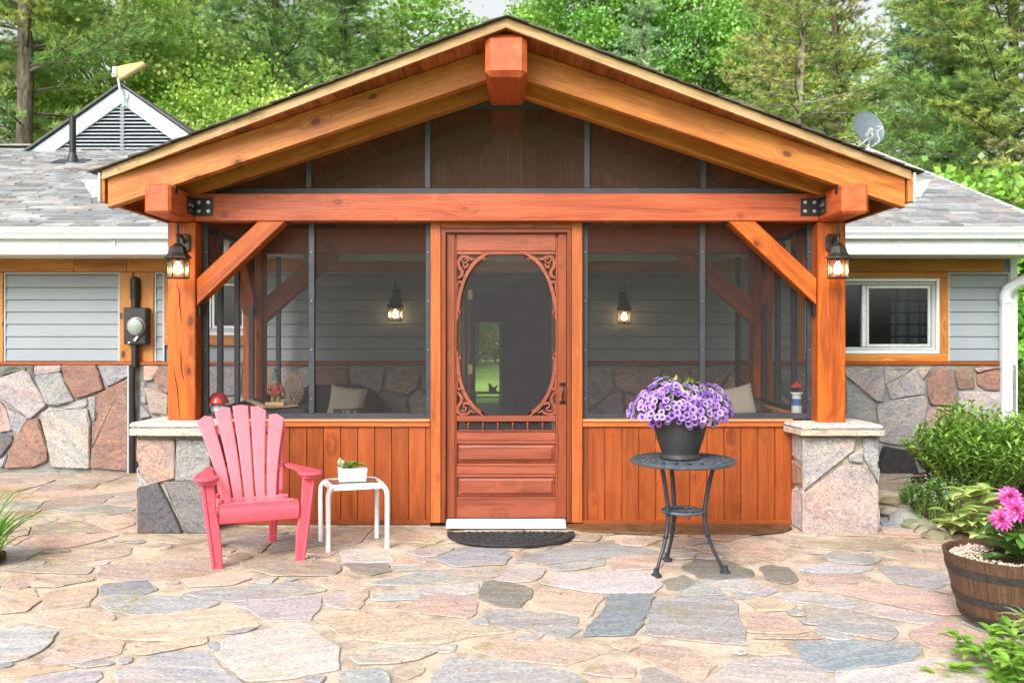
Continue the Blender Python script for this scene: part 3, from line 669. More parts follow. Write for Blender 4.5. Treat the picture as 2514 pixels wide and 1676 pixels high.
# window casings of pine
m=MB(); x0,x1,z0,z1=winR
m.box(PX(1953,YW),PX(2325,YW)-.002,yb-.003,YW+.0,z1+.002,z_fr0-.003,.003); m.box(PX(1953,YW),PX(2325,YW)-.002,yb-.003,YW,z_sill,z0-.002,.003); m.box(x1+.002,PX(2325,YW)-.002,yb-.003,YW,z0,z1,.003); m.box(PX(1953,YW),x0-.002,yb-.003,YW,z0,z1,.003)
x0,x1,z0,z1=winL; m.box(x0-.1,x1+.1,yb-.003,YW,z0-.1,z0-.002,.003); m.box(x1+.002,x1+.1,yb-.003,YW,z0,z_fr0-.003,.003); m.box(x0-.1,x0-.002,yb-.003,YW,z0,z_fr0-.003,.003)
obj('window_casing',m,W_BOARD,house)
# soffit, fascia, gutter
zf0,zf1=PZ(625,2.2),PZ(590,2.2)
m=MB(); m.box(-8.2,-2.0,2.2,2.225,zf0,zf1+.06,.003); m.box(2.0,RX1,2.2,2.225,zf0,zf1+.06,.003)
m.box(-2.0,2.0,2.2,2.225,PZ(640,2.2),PZ(618,2.2),.003); obj('fascia',m,M_WHITE,house)
m=MB(); m.box(-8.2,RX1,2.226,YW,zf0+.005,zf0+.02,0); obj('soffit',m,plain('vented_soffit',(.66,.62,.56),.6,0,.3,.08,50,.5),house)
def gutter_prof(h,d): return [(0,0),(d*.62,0),(d*.72,h*.3),(d*.9,h*.55),(d*.93,h*.84),(d,h*.86),(d,h),(0,h)]
g0,g1=PZ(585,2.12),PZ(558,2.12)
for a,b in ((-8.2,PX(413,2.1)),(PX(2050,2.1),RX1)):
    m=MB(); m.prism([(-u,v_) for u,v_ in gutter_prof(g1-g0,.10)],(a,2.2,g0),(0,1,0),(0,0,1),(1,0,0),b-a,0); obj('gutter',m,M_WHITE,house)
m=MB()
for px in (281,2208,2506): m.box(PX(px-2,2.19),PX(px+2,2.19),2.188,2.199,PZ(604,2.19),PZ(592,2.19),.001)
obj('gutter_clip',m,M_GAL,house)
m=MB(); m.prism([(YE-.02,ZE-.12),(YW+.2,ZE-.12),(YW+.2,ZE+.16),(YR,ZR-.02),(YR,ZR+.03),(YE-.02,ZE+.02)],(RX1-.01,0,0),(0,1,0),(0,0,1),(1,0,0),.02,.002); obj('rake_board',m,M_WHITE,house)
# downspout at the right corner
def catmull0(P,k=5):
    out=[]
    for i in range(len(P)-1):
        p0,p1,p2,p3=[Vector(P[max(0,min(len(P)-1,j))]) for j in (i-1,i,i+1,i+2)]
        for t in range(k):
            t/=k; out.append(.5*((2*p1)+(-p0+p2)*t+(2*p0-5*p1+4*p2-p3)*t*t+(-p0+3*p1-3*p2+p3)*t**3))
    return out+[Vector(P[-1])]
m=MB(); xc=PX(2470,YW-.08); yc=YW-.08
m.box(xc-.052,xc+.052,yc-.038,yc+.038,.05,PZ(735,YW-.08),.008)
m.tube(catmull0([(xc,yc,PZ(745,yc)),(xc,yc,PZ(722,yc)),(xc+.06,yc-.045,PZ(700,yc)),(xc+.3,yc-.22,PZ(664,yc-.1)),(xc+.39,yc-.29,PZ(645,yc-.2)),(xc+.42,yc-.31,PZ(610,yc-.2))]),.058,10)
m.box(xc+.37,xc+.47,yc-.35,yc-.27,PZ(625,YW-.2),g0+.02,.008)
for z in (PZ(735,YW-.08),PZ(905,YW-.08)): m.box(xc-.056,xc+.056,yc-.042,yc+.042,z-.02,z,.004)
obj('downspout',m,M_WHITE,house)
# entry doorway and the room behind it
m=MB(); m.box(dx0-.12,dx0-.004,yb-.01,YW+.01,.05,z_fr0-.003,.004); m.box(dx1+.004,dx1+.14,yb-.01,YW+.01,.05,z_fr0-.003,.004); m.box(dx0,dx0+.03,YW,YW+.2,.05,z_fr0,.002); m.box(dx1-.03,dx1,YW,YW+.2,.05,z_fr0,.002)
dc=obj('door_casing',m,W_INT,house)
m=MB(); m.box(dx0+.035,dx0+.08,YW+.15,YW+1.0,.08,z_fr0-.03,.003); ed=obj('entry_door',m,W_INT,house)
m=MB()
for py in (723,906): m.box(PX(1149,YW),PX(1160,YW),YW-.008,YW+.0,PZ(py+12,YW),PZ(py-12,YW),.001)
obj('hinge',m,plain('brass',(.62,.47,.18),.35,.6),ed)
m=MB(); zc=2.2
for i in range(60): m.box(-5,5,3.0+i*.143,3.0+i*.143+.14,zc,zc+.02,.003)
obj('room_ceiling',m,W_INT,house)
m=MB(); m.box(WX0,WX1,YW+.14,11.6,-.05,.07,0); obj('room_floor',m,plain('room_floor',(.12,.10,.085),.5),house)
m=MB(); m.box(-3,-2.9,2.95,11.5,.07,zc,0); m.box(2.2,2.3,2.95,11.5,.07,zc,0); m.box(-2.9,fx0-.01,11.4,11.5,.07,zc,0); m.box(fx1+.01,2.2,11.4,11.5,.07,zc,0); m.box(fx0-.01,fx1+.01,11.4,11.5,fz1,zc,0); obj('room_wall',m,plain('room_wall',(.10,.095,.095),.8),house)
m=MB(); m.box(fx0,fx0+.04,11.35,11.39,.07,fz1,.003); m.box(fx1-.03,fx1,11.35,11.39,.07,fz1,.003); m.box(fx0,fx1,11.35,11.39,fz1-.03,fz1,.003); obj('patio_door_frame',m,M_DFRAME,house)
# vented gable on the ridge
ga=YR-.25; gx,gz=PX(300,ga),PZ(214,ga); gb=PZ(377,ga); hw=(PX(536,ga)-PX(64,ga))/2; sl_=(gz-gb)/hw
gab=[(gx-hw,gb),(gx,gz),(gx+hw,gb)]
m=MB()
m.prism([(gx-hw-.05,gb-.03),(gx,gz+.02),(gx+hw+.05,gb-.03),(gx+hw+.05,gb),(gx,gz+.05),(gx-hw-.05,gb)],(0,ga-.08,0),(1,0,0),(0,0,1),(0,1,0),4.0,0,(.12,.12,.125)); obj('gable_roof',m,M_SHIN,house)
m=MB(); fw=.20
m.prism([(gx-hw,gb-.02),(gx-hw+fw*1.75,gb-.02),(gx,gz-fw*1.2),(gx,gz)],(0,ga-.03,0),(1,0,0),(0,0,1),(0,1,0),.03,.003)
m.prism([(gx+hw,gb-.02),(gx+hw-fw*1.75,gb-.02),(gx,gz-fw*1.2),(gx,gz)],(0,ga-.03,0),(1,0,0),(0,0,1),(0,1,0),.03,.003); obj('gable_fascia',m,plain('blue_white_paint',(.40,.50,.57),.4,0,.4,.05,4,0,.25),house)
m=MB(); z=gb; top=gz-fw*1.2; hw2=hw-fw*1.75
while z<top-.03:
    q=hw2*(top-z-.02)/(top-gb)
    m.obox((gx,ga+.02,z+.03),((1,0,0),(0,1,.5),(0,-.5,1)),(q,.035,.004),.001); z+=.0525
lv=obj('louvre',m,plain('grey_louvre',(.42,.46,.50),.5,0,.4,.1),house)
m=MB(); m.box(gx-.03,gx+.03,ga-.01,ga+.03,gb,top+.02,.004); m.beam((gx-hw2,ga-.0,gb),(gx,ga-.0,top),.03,.025); m.beam((gx+hw2,ga,gb),(gx,ga,top),.03,.025); obj('louvre_frame',m,plain('grey_frame',(.12,.13,.15),.5),house)
m=MB(); m.prism(gab,(0,ga+.08,0),(1,0,0),(0,0,1),(0,1,0),.03,0); obj('gable_back',m,M_BLACK,house)
# ================================================================ SCREENED PORCH
XC=(1244-1257)*D0/F; ML=.337; ZA=3.398
porch=thing('screened_porch','timber framed screened porch with gabled roof, orange posts and red beam on stone piers','porch',(XC,0,0))
EV=2.76                                                     # half width to the eave
def yfr(x): return -.71+.33*min(1,abs(x-XC)/EV)              # prow: the ridge reaches further out than the eaves
# roof deck of boards running front to back
m=MB(); nb=24; bw=EV/nb; cs=1/math.sqrt(1+ML*ML)
for s in (-1,1):
    for i in range(nb):
        a=i*bw;b=a+bw-.004; xa,xb=XC+s*a,XC+s*b; za,zb=ZA-ML*a,ZA-ML*b; ya,yb_=yfr(xa)+.03,yfr(xb)+.03; t=.025
        L=random.random()*40; vs=[];wc=[]
        for (x,z,y0) in ((xa,za,ya),(xb,zb,yb_)):
            for y in (y0,2.9 if a<.9 else 2.6):
                for zz in (z,z+t): vs.append((x,y,zz)); wc.append((y+L,(x-xa)+i*3.3,zz-z))
        m.add(vs,[(0,2,6,4),(1,5,7,3),(0,4,5,1),(2,3,7,6),(0,1,3,2),(4,6,7,5)],wc)
obj('roof_boards',m,W_SOFF,porch)
# edge fascia along the prow, drip edge and stepped shingles above it
m=MB()
for s in (-1,1):
    p0=Vector((XC,yfr(XC),ZA+.026)); p1=Vector((XC+s*EV,yfr(XC+EV),ZA+.026-ML*EV))
    d=(p1-p0); h=.062
    vs=[p0+Vector((0,0,-.03)),p1+Vector((0,0,-.03)),p1+Vector((0,0,-.03+h)),p0+Vector((0,0,-.03+h))]
    bk=[v+Vector((0,.03,0)) for v in vs]; L=d.length; o=random.random()*30
    wc=[(o,0,0),(o+L,0,0),(o+L,h,0),(o,h,0)]*2
    if s<0: wc=[(a_+9,b_+3,c_) for a_,b_,c_ in wc]
    m.add(vs+bk,[(0,1,2,3) if s>0 else (3,2,1,0),(0,4,5,1),(3,2,6,7),(1,5,6,2)],wc)
obj('rake_fascia',m,W_FASC,porch)
m=MB()
for s in (-1,1):
    n=20; st=(EV+.06)/n
    for i in range(n):
        a=i*st; b=a+st+.02; t=.012
        for j in range(30):
            y0=yfr(XC+a)-.035+(0 if j==0 else .0)+j*.12+random.uniform(-.004,.004)*(j==0); y1=y0+.118
            if j==29: y1=3.6
            za,zb=ZA+.062-ML*a,ZA+.062-ML*b+.007; hh=.009+random.uniform(0,.004)
            if j>4 and j<29: continue
            if j==4: y1=3.6
            vs=[(XC+s*a,y0,za),(XC+s*b,y0+.33*st/EV,zb),(XC+s*b,y1,zb),(XC+s*a,y1,za),(XC+s*a,y0,za+.004),(XC+s*b,y0+.33*st/EV,zb+hh),(XC+s*b,y1,zb+hh),(XC+s*a,y1,za+.004)]
            m.add(vs,[(0,1,2,3),(7,6,5,4),(0,4,5,1),(1,5,6,2),(2,6,7,3),(0,3,7,4)],None,random.choice(((.06,.05,.045),(.09,.075,.065),(.13,.12,.11))))
            if j==4: break
obj('roof_shingles',m,M_SHIN,porch)
# side fascia and white eavestroughs
m=MB(); g=MB()
ze=ZA-ML*EV
for s in (-1,1):
    x=XC+s*EV; m.box(x-.018,x+.018,yfr(XC+EV)+.01,2.35,ze-.155,ze+.04,.003)
    x=XC+s*(EV+.02); pr=[(s*u,v_) for u,v_ in [(0,0),(.07,0),(.085,.03),(.115,.07),(.12,.10),(.145,.115),(.145,.12),(0,.12)]]
    g.prism(pr,(x,yfr(XC+EV)+.06,ze-.115),(1,0,0),(0,0,1),(0,1,0),2.3,0); g.box(x-.004,x+.012,yfr(XC+EV)-.005,yfr(XC+EV)+.06,ze-.155,ze+.045,.002)
obj('eave_fascia',m,W_TAN,porch); obj('gutter',g,M_WHITE,porch)
# rafters
def rafter(y0,th,ztop,zbot,x1=EV-.03,tail=True,mat=W_TAN,lab=None):
    for s in (-1,1):
        a0=.137
        P=[(a0,ztop-ML*a0),(x1,ztop-ML*x1),(x1,max(zbot-ML*x1,zbot-ML*x1)),(a0,zbot-ML*a0)]
        if s<0: P=[(-x,z) for x,z in P]
        m=MB(); m.prism([(x,z) for x,z in P],(XC,y0,0),(1,0,0),(0,0,1),(0,1,0),th,.004,ang=-s*math.atan(ML)); obj('rafter',m,mat,porch)
rafter(-.355,.09,ZA-.002,3.197); rafter(.0,.12,ZA-.002,3.172,2.62)
rafter(1.65,.12,ZA-.002,3.18,2.6,mat=W_INT)
# ridge beam and plate beams
m=MB(); m.obox((XC+.0,(-.665+1.25)/2,(3.094+3.375)/2),((1,0,0),(0,1,0),(0,0,1)),(.137,(1.25+.665)/2,(3.375-3.094)/2),.036); obj('ridge_beam',m,W_TIE,porch)
zb0,zb1=2.222,2.425
for s in (-1,1):
    x=XC+s*2.343; m=MB(); m.obox((x,(-.48+2.6)/2,(zb0+zb1)/2),((1,0,0),(0,1,0),(0,0,1)),(.088,1.54,(zb1-zb0)/2),.018)
    obj('plate_beam',m,W_TIE,porch)
# tie beams
m=MB(); m.box(XC-2.254,XC+2.254,.0,.15,2.228,2.427,.006); obj('tie_beam',m,W_TIE,porch)
m=MB(); m.box(XC-2.25,XC+2.25,1.70,1.86,PZ(620,1.7),PZ(560,1.7),.006); obj('inner_tie_beam',m,W_TIE,porch)
# posts
zc={-1:.792,1:.775}
for s in (-1,1):
    m=MB(); m.box(XC+s*2.348-.1,XC+s*2.348+.1,0,.2,zc[s],2.22,.006); obj('post',m,W_POST,porch)
    m=MB(); m.box(XC+s*2.30-.085,XC+s*2.30+.085,1.68,1.87,.06,2.22,.006); obj('inner_post',m,W_POST,porch)
# braces
for s in (-1,1):
    def br(px,py,y): 
        x=PX(px,y); return (x if s<0 else 2*XC-x, PZ(py,y))
    A=[br(481.5,684,0.0),br(633,543,0.0),br(700,543,0.0),br(482,749,0.0)]
    m=MB(); m.prism([(x,z) for x,z in A],(0,.005,0),(1,0,0),(0,0,1),(0,1,0),.135,.008,ang=-s*R(43)); obj('brace',m,W_POST,porch)
    A=[(XC+s*x,z) for x,z in ((2.22,1.50),(2.22,1.72),(1.72,PZ(620,1.7)),(1.50,PZ(620,1.7)))]
    m=MB(); m.prism(A,(0,1.71,0),(1,0,0),(0,0,1),(0,1,0),.13,.006,ang=-s*R(43)); obj('inner_brace',m,W_POST,porch)
    for ya,yb_ in ((.2,.62),(1.68,1.26)):
        m=MB(); m.beam((XC+s*2.31,ya,1.62),(XC+s*2.31,yb_,2.2),.12,.12); obj('inner_brace',m,W_POST,porch)
# drying cracks in the left post
m=MB()
for pts in ([(1213,350),(1222,400),(1236,470),(1232,520),(1243,580),(1246,650)],[(1238,820),(1244,900),(1250,980),(1262,1040)],[(1192,950),(1205,1030),(1220,1100),(1226,1200),(1236,1300)]):
    pp_=[(PX(x/2.8,0),-.0005,PZ(560+y/2.8,0)) for x,y in pts]; n_=len(pp_)
    m.tube(pp_,[.0008+.0026*math.sin(math.pi*(i+.3)/n_) for i in range(n_)],5,flat=1)
obj('post_crack',m,plain('crack_dark',(.04,.012,.004),.9),[o for o in porch.children if o.name=='post'][0])
# steel plates and bolts
for s in (-1,1):
    m=MB(); xb=XC+s*(2.343-.088)
    x0,x1=(xb,xb+.135) if s<0 else (xb-.135,xb)
    zt,zl=PZ(487,-.01),PZ(529,-.01)
    m.box(x0,x1,-.012,-.004,zl,zt,.001); m.box(xb-.006*0-(0 if s<0 else .008),xb+(.008 if s<0 else 0),-.16,-.004,zl,zt,.001)
    m.box(xb-(.008 if s>0 else 0),xb+(.008 if s<0 else 0),-.40,-.36,2.37,2.42,.001)
    # foot straps of the braces
    xq=XC+s*2.245; m.obox((xq-s*.012,.07,1.60),((1,0,0),(0,1,0),(0,0,1)),(.006,.03,.055),.001); m.obox((xq-s*.045,.07,1.665),((.7*s,0,-.72),(0,1,0),(.72*s,0,.7)),(.05,.03,.005),.001)
    m.obox((XC+s*1.62,.07,2.222),((1,0,0),(0,1,0),(0,0,1)),(.045,.03,.005),.001)
    pl=obj('steel_plate',m,M_BLACK,porch)
    for dx in (.038,.105):
        for zz in (zl+.03,zt-.03):
            m=MB(); xx=(x0+dx) if s<0 else (x1-dx); m.lathe([(.013,0),(.013,.006),(.007,.006),(.007,.016),(0,.016)],(xx,-.012,zz),8,axis=(0,-1,0)); obj('bolt',m,M_BOLT,pl)
    for dy in (.06,.115):
        m=MB(); m.lathe([(.012,0),(.012,.006),(.006,.006),(.006,.014),(0,.014)],(xb-s*.008,-.012-dy,(zl+zt)/2),8,axis=(-s,0,0)); obj('bolt',m,M_BOLT,pl)
# stone piers with caps
PL="""p 1125,740 1420,740 1425,1040 1230,1090 1150,1000;g 1450,740 1720,740 1720,1060 1440,1060;w 1135,1010 1220,1100 1140,1120;k 1130,1135 1290,1095 1480,1490 1130,1490;d 1345,1085 1730,1075 1730,1495 1510,1480"""
PR="""w 835,-110 1190,-110 1180,-30 1120,10 840,240;w 1160,10 1250,-40 1240,50 1165,40;b 835,280 1110,75 1240,80 1345,220 1345,550 835,550;g 1255,-110 1345,-110 1345,170 1260,20"""
DK={'k':(.10,.105,.115),'d':(.17,.17,.17)}
for s in (-1,1):
    if s<0: x0,x1=PX(337,-.12),PX(518,-.12); S,ox,oy,kk=PL,0,860,3.3365
    else: x0,x1=PX(1970,-.12),PX(2156,-.12); S,ox,oy,kk=PR,1674,1116,2.8
    zt=.702
    m=MB(); m.box(x0+.012,x1-.012,-.12,.33,-.02,zt,.004); pier=obj('stone_pier',m,mortar('pier_mortar'+('l' if s<0 else 'r'),(.36,.34,.27),2),porch)
    m=MB()
    for k,pt in parse(S):
        p_=[(min(max(PX(ox+x/kk,-.15),x0),x1),min(max(PZ(oy+y/kk,-.15),.0),zt-.012)) for x,y in pt]
        m.prism(rough(p_,.04,.002,-.008,.4),(0,-.12,0),(1,0,0),(0,0,1),(0,-1,0),.032,.008,DK.get(k) or {'b':(.34,.29,.27),'w':(.32,.31,.30)}.get(k) or tuple(q_*.7 for q_ in scol(k,.06)),ang=random.uniform(-.6,.6),back=False,jit=.012)
    for xs,n_ in ((x0,-1),(x1,1)):
        for c in ([(-.14,.01),(.30,.01),(.32,.25),(-.14,.33)],[(-.14,.35),(.31,.27),(.32,.5),(-.14,.47)],[(-.14,.49),(.3,.52),(.31,.69),(-.14,.69)]):
            m.prism(rough(c,.04,.004,.006),(xs-n_*.0125,0,0),(0,1,0),(0,0,1),(n_,0,0),.016,.006,scol('grw'[random.randrange(3)],.1),ang=1.3,back=False,jit=.012)
    obj('pier_stones',m,M_STONE,pier)
    m=MB()
    if s<0: P=[(-2.69,-.21),(-2.45,-.235),(-2.1,-.235),(-2.05,-.16),(-2.04,.12),(-2.2,.36),(-2.6,.33),(-2.67,.1)]
    else: P=[(2.02,-.235),(2.35,-.235),(2.61,-.225),(2.62,-.1),(2.60,.2),(2.58,.36),(2.2,.36),(1.98,.1)]
    z0=zt+.0; h=zc[s]-z0
    m.prism(rough(P,.035,.005),(0,0,z0),(1,0,0),(0,1,0),(0,0,1),h*.55,.004,(.44,.40,.35),ang=0,jit=.003)
    P2=[((x-2.34*s)*.99+2.34*s,y*.97) for x,y in P]
    m.prism(rough(P2,.035,.004),(0,0,z0+h*.56),(1,0,0),(0,1,0),(0,0,1),h*.44,.016,(.60,.57,.52),ang=0,jit=.003)
    obj('pier_cap',m,M_STONE,pier)
# kneewall boards
YK=.12
zk0,zk1=PZ(1276,YK),PZ(1046,YK)
m=MB()
def boards(xa,xb,start):
    x=start
    while x<xb:
        a,b=max(x,xa),min(x+.1235,xb)
        if b-a>.01: m.box(a,b-.0025,YK,YK+.02,zk0,zk1,.0025)
        x+=.125
boards(PX(497,YK),PX(1057,YK),PX(461,YK)); boards(PX(1430,YK),PX(1958,YK),PX(1444,YK)-.125)
for s in (-1,1):      # side kneewalls
    for i in range(19): 
        y=.2+i*.125; m.box(XC+s*2.29-.01,XC+s*2.29+.01,y,y+.122,zk0,zk1,.0025)
obj('kneewall_boards',m,W_PANEL,porch)
m=MB()
for a,b in ((493,1057),(1430,1960)):
    m.box(PX(a,YK),PX(b,YK),YK-.022,YK,PZ(1286,YK),PZ(1275,YK),.004)
obj('base_trim',m,W_PANEL,porch)
m=MB(); 
for a,b in ((493,1057),(1430,1960)): m.box(PX(a,YK),PX(b,YK),YK-.01,YK+.03,PZ(1296,YK)-.02,PZ(1287,YK),.003)
obj('foundation_strip',m,mortar('footing',(.5,.46,.38)),porch)
m=MB(); m2=MB()
for a,b in ((493,1057),(1430,1945)):
    m.box(PX(a,YK),PX(b,YK)-.001,YK-.035,YK+.12,PZ(1034,YK),PZ(1028,YK),.003)
    m2.box(PX(a,YK),PX(b,YK)-.001,YK-.022,YK-.0,PZ(1046.5,YK),PZ(1034.5,YK),.003)
for s in (-1,1): m.box(XC+s*2.29-.06,XC+s*2.29+.06,.2,2.65,zk1+.035,zk1+.06,.003)
obj('sill_cap',m,W_SILL,porch); obj('sill_apron',m2,W_TRIM,porch)
# front screens
YS=.14; zs0,zs1=PZ(1028,YS),PZ(541,YS)
def screen(x0,x1,z0,z1,mids,fw=(.042,.036),y=YS,bot=.042,top=.02,midw=.042):
    m=MB(); m.box(x0,x0+fw[0],y,y+.035,z0,z1,.002); m.box(x1-fw[1],x1,y,y+.035,z0,z1,.002); m.box(x0+fw[0],x1-fw[1],y,y+.035,z0,z0+bot,.002); m.box(x0+fw[0],x1-fw[1],y,y+.035,z1-top,z1,.002)
    for q in mids: m.box(q-midw/2,q+midw/2,y-.004,y+.034,z0+bot,z1-top,.002)
    f=obj('screen_frame',m,M_DFRAME,porch)
    b=MB(); 
    for q in [x0+fw[0]/2]+list(mids)+[x1-fw[1]/2]:
        zz=z0+.15
        while zz<z1: b.lathe([(.004,0),(.003,.002),(0,.0025)],(q,y-.004 if q in mids else y,zz),6,axis=(0,-1,0)); zz+=.36
    obj('screw',b,M_BOLT,f)
    m=MB(); m.add([(x0+.01,y+.02,z0+.01),(x1-.01,y+.02,z0+.01),(x1-.01,y+.02,z1-.01),(x0+.01,y+.02,z1-.01)],[(0,1,2,3)]); obj('screen_mesh',m,M_SCREEN,f); return f
screen(PX(497,YS),PX(1057,YS),zs0,zs1,[PX(765,YS)]); screen(PX(1430,YS),PX(1994,YS),zs0,zs1,[PX(1724.5,YS)])
# side screens and their studs
for s in (-1,1):
    x=XC+s*2.28; m=MB(); z0=zk1+.06
    for y,wd in ((.24,.05),(.66,.05),(1.12,.05),(1.56,.05),(1.99,.05),(2.52,.06)):
        m.box(x-.02,x+.02,y,y+wd,z0,2.22,.002)
    m.box(x-.02,x+.02,.2,2.6,z0,z0+.04,.002); m.box(x-.02,x+.02,.2,2.6,2.18,2.22,.002); f=obj('side_screen_frame',m,M_DFRAME,porch)
    m=MB(); m.add([(x,.2,z0),(x,2.6,z0),(x,2.6,2.2),(x,.2,2.2)],[(0,1,2,3)]); obj('screen_mesh',m,screenmat('side_insect_screen'+str(s),.2),f)
# gable screen
m=MB(); YG=.13; zb=2.43; zgt=PZ(472,YG)
m.box(XC-2.2,XC+2.2,YG,YG+.03,zb,PZ(462,YG),.002)
for px in (758,1050,1441,1727): 
    x=PX(px,YG); zt=3.17-ML*abs(x-XC)+.05; m.box(x-.021,x+.021,YG-.003,YG+.027,PZ(462,YG),zt,.002)
z=PZ(260,YG); m.box(XC-.45,XC+.45,YG,YG+.03,z-.022,z+.03,.002)
f=obj('gable_screen_frame',m,M_DFRAME,porch)
m=MB(); m.add([(XC-2.3,YG+.02,zb),(XC+2.3,YG+.02,zb),(XC,YG+.02,zb+ML*2.3)],[(0,1,2)]); obj('screen_mesh',m,M_GSCREEN,f)
# closing board wall high above the house eave
m=MB()
for i in range(-18,18):
    x=XC+i*.125; zt=ZA-ML*max(abs(x-XC),abs(x+.125-XC)); m.box(x,x+.1245,1.9,1.92,2.2,ZA-ML*(abs(x+.06-XC))-.0+.02,.001)
obj('inner_gable_boards',m,wood('gable_board_wood',(.55,.30,.16),(.42,.20,.10),(.1,.03,.01),.6,.6,var=.08),porch)
# floor of the porch
m=MB()
for i in range(18): m.box(XC-2.27,XC+2.27,.16+i*.146,.16+i*.146+.143,.02,.055,.003)
obj('floor',m,plain('porch_floor',(.22,.19,.16),.6,0,.3,.15,8),porch)
# ---------------- door surround
YD=.10
def bx(m,a,b,t,bo,y0,y1,ch=.003): m.box(PX(a,y0),PX(b,y0),y0,y1,PZ(bo,y0),PZ(t,y0),ch)
m=MB(); bx(m,1057,1082,541,1283,YD-.012,YD+.05); bx(m,1404,1430,541,1283,YD-.012,YD+.05); bx(m,1082.3,1403.7,541,560,YD-.012,YD+.05)
obj('door_trim',m,W_TRIM,porch)
m=MB(); bx(m,1083,1094,561,1283,YD-.004,YD+.05); bx(m,1392.5,1403,561,1283,YD-.004,YD+.05); bx(m,1083,1403,561,571,YD-.005,YD+.05); bx(m,1089.5,1094,572,1283,YD-.012,YD-.005,.002); bx(m,1392.5,1397,572,1283,YD-.012,YD-.005,.002)
obj('door_jamb',m,W_STILE,porch)
# ---------------- screen door
YQ=.125
m=MB(); bx(m,1095.5,1117,574,1271,YQ,YQ+.035,.004); bx(m,1369,1391,574,1271,YQ,YQ+.035,.004); bx(m,1117,1121.5,582,1271,YQ+.006,YQ+.035,.003); bx(m,1364.5,1369,582,1271,YQ+.006,YQ+.035,.003)
door=obj('screen_door',m,W_STILE,porch); door['label']='wooden screen door with scrollwork corners'
m=MB(); bx(m,1121.5,1364.5,575,616,YQ+.004,YQ+.034,.003); bx(m,1121.5,1364.5,616.5,625,YQ+.009,YQ+.03,.003)
bx(m,1121.5,1364.5,1020,1034.5,YQ+.004,YQ+.034,.003); bx(m,1121.5,1364.5,1059,1081,YQ+.004,YQ+.034,.003); bx(m,1121.5,1364.5,1081.5,1089,YQ+.009,YQ+.03,.003)
bx(m,1121.5,1364.5,1137,1144,YQ+.009,YQ+.03,.003); bx(m,1121.5,1364.5,1144.5,1163,YQ+.004,YQ+.034,.003); bx(m,1121.5,1364.5,1163.5,1171,YQ+.009,YQ+.03,.003)
bx(m,1121.5,1364.5,1220,1226,YQ+.009,YQ+.03,.003); bx(m,1121.5,1364.5,1226.5,1271,YQ+.004,YQ+.034,.003)
bx(m,1121.5,1364.5,1056,1058.5,YQ-.008,YQ+.034,.002)
obj('rail',m,W_DOOR,door)
for t,b in ((1090,1136.5),(1172,1219.5)):
    m=MB(); x0,x1,z0,z1=PX(1122,YQ),PX(1364,YQ),PZ(b,YQ),PZ(t,YQ); e=.026; yo,yi=YQ+.032,YQ+.010
    vs=[(x0,yo,z0),(x1,yo,z0),(x1,yo,z1),(x0,yo,z1),(x0+e,yi+.012,z0+e),(x1-e,yi+.012,z0+e),(x1-e,yi+.012,z1-e),(x0+e,yi+.012,z1-e),(x0+e+.003,yi,z0+e+.003),(x1-e-.003,yi,z0+e+.003),(x1-e-.003,yi,z1-e-.003),(x0+e+.003,yi,z1-e-.003)]
    o=random.random()*30; m.add(vs,[(0,1,5,4),(1,2,6,5),(2,3,7,6),(3,0,4,7),(4,5,9,8),(5,6,10,9),(6,7,11,10),(7,4,8,11),(8,9,10,11)],[(v_[0]+o,v_[2],v_[1]) for v_ in vs]); obj('raised_panel',m,W_DOOR,door)
for i in range(6):
    x=PX(1149+i*36.7,YQ); z0,z1=PZ(1057,YQ),PZ(1034,YQ); h=z1-z0
    m=MB(); m.lathe([(.006,0),(.007,.08*h),(.0035,.14*h),(.006,.25*h),(.009,.36*h),(.004,.43*h),(.008,.5*h),(.004,.57*h),(.009,.66*h),(.006,.76*h),(.0035,.86*h),(.007,.92*h),(.006,h)],(x,YQ+.018,z0),10); obj('spindle',m,W_DOOR,door,True)
m=MB(); m.add([(PX(1119,YQ),YQ+.026,PZ(1060,YQ)),(PX(1367,YQ),YQ+.026,PZ(1060,YQ)),(PX(1367,YQ),YQ+.026,PZ(620,YQ)),(PX(1119,YQ),YQ+.026,PZ(620,YQ))],[(0,1,2,3)]); obj('screen_mesh',m,M_DSCREEN,door)
def catmull(P,k=6):
    out=[]
    for i in range(len(P)-1):
        p0,p1,p2,p3=[Vector(P[max(0,min(len(P)-1,j))]) for j in (i-1,i,i+1,i+2)]
        for t in range(k):
            t/=k; out.append(.5*((2*p1)+(-p0+p2)*t+(2*p0-5*p1+4*p2-p3)*t*t+(-p0+3*p1-3*p2+p3)*t**3))
    out.append(Vector(P[-1])); return out
def ribbon(mb,P,W,mir,y=YQ+.008,th=.012):
    c=catmull([(a,b) for a,b in P]); n=len(c); L=[];Rr=[]
    for i,p in enumerate(c):
        d=(c[min(i+1,n-1)]-c[max(i-1,0)]).normalized(); nn=Vector((-d.y,d.x)); t=i/(n-1)*(len(W)-1); j=min(int(t),len(W)-2); w_=(W[j]+(W[j+1]-W[j])*(t-j))*.58
        L.append(p+nn*w_); Rr.append(p-nn*w_)
    def T(p):
        a=p.x if not mir else 1046-p.x; return (PX(1090+a/3.41,y),PZ(580+p.y/3.41,y))
    vs=[];o=random.random()*30
    for yy in (y,y+th):
        for p in L+Rr: q=T(p); vs.append((q[0],yy,q[1]))
    fs=[];m_=n
    for i in range(n-1):
        fs += [(i,i+1,m_+i+1,m_+i),(2*m_+i,3*m_+i,3*m_+i+1,2*m_+i+1),(i,2*m_+i,2*m_+i+1,i+1),(m_+i,m_+i+1,3*m_+i+1,3*m_+i)]
    fs += [(0,m_,3*m_,2*m_),(n-1,3*m_-1,4*m_-1,2*m_-1)]
    mb.add(vs,fs,[(v_[0]+o,v_[2],v_[1]) for v_ in vs],rnd=.5)
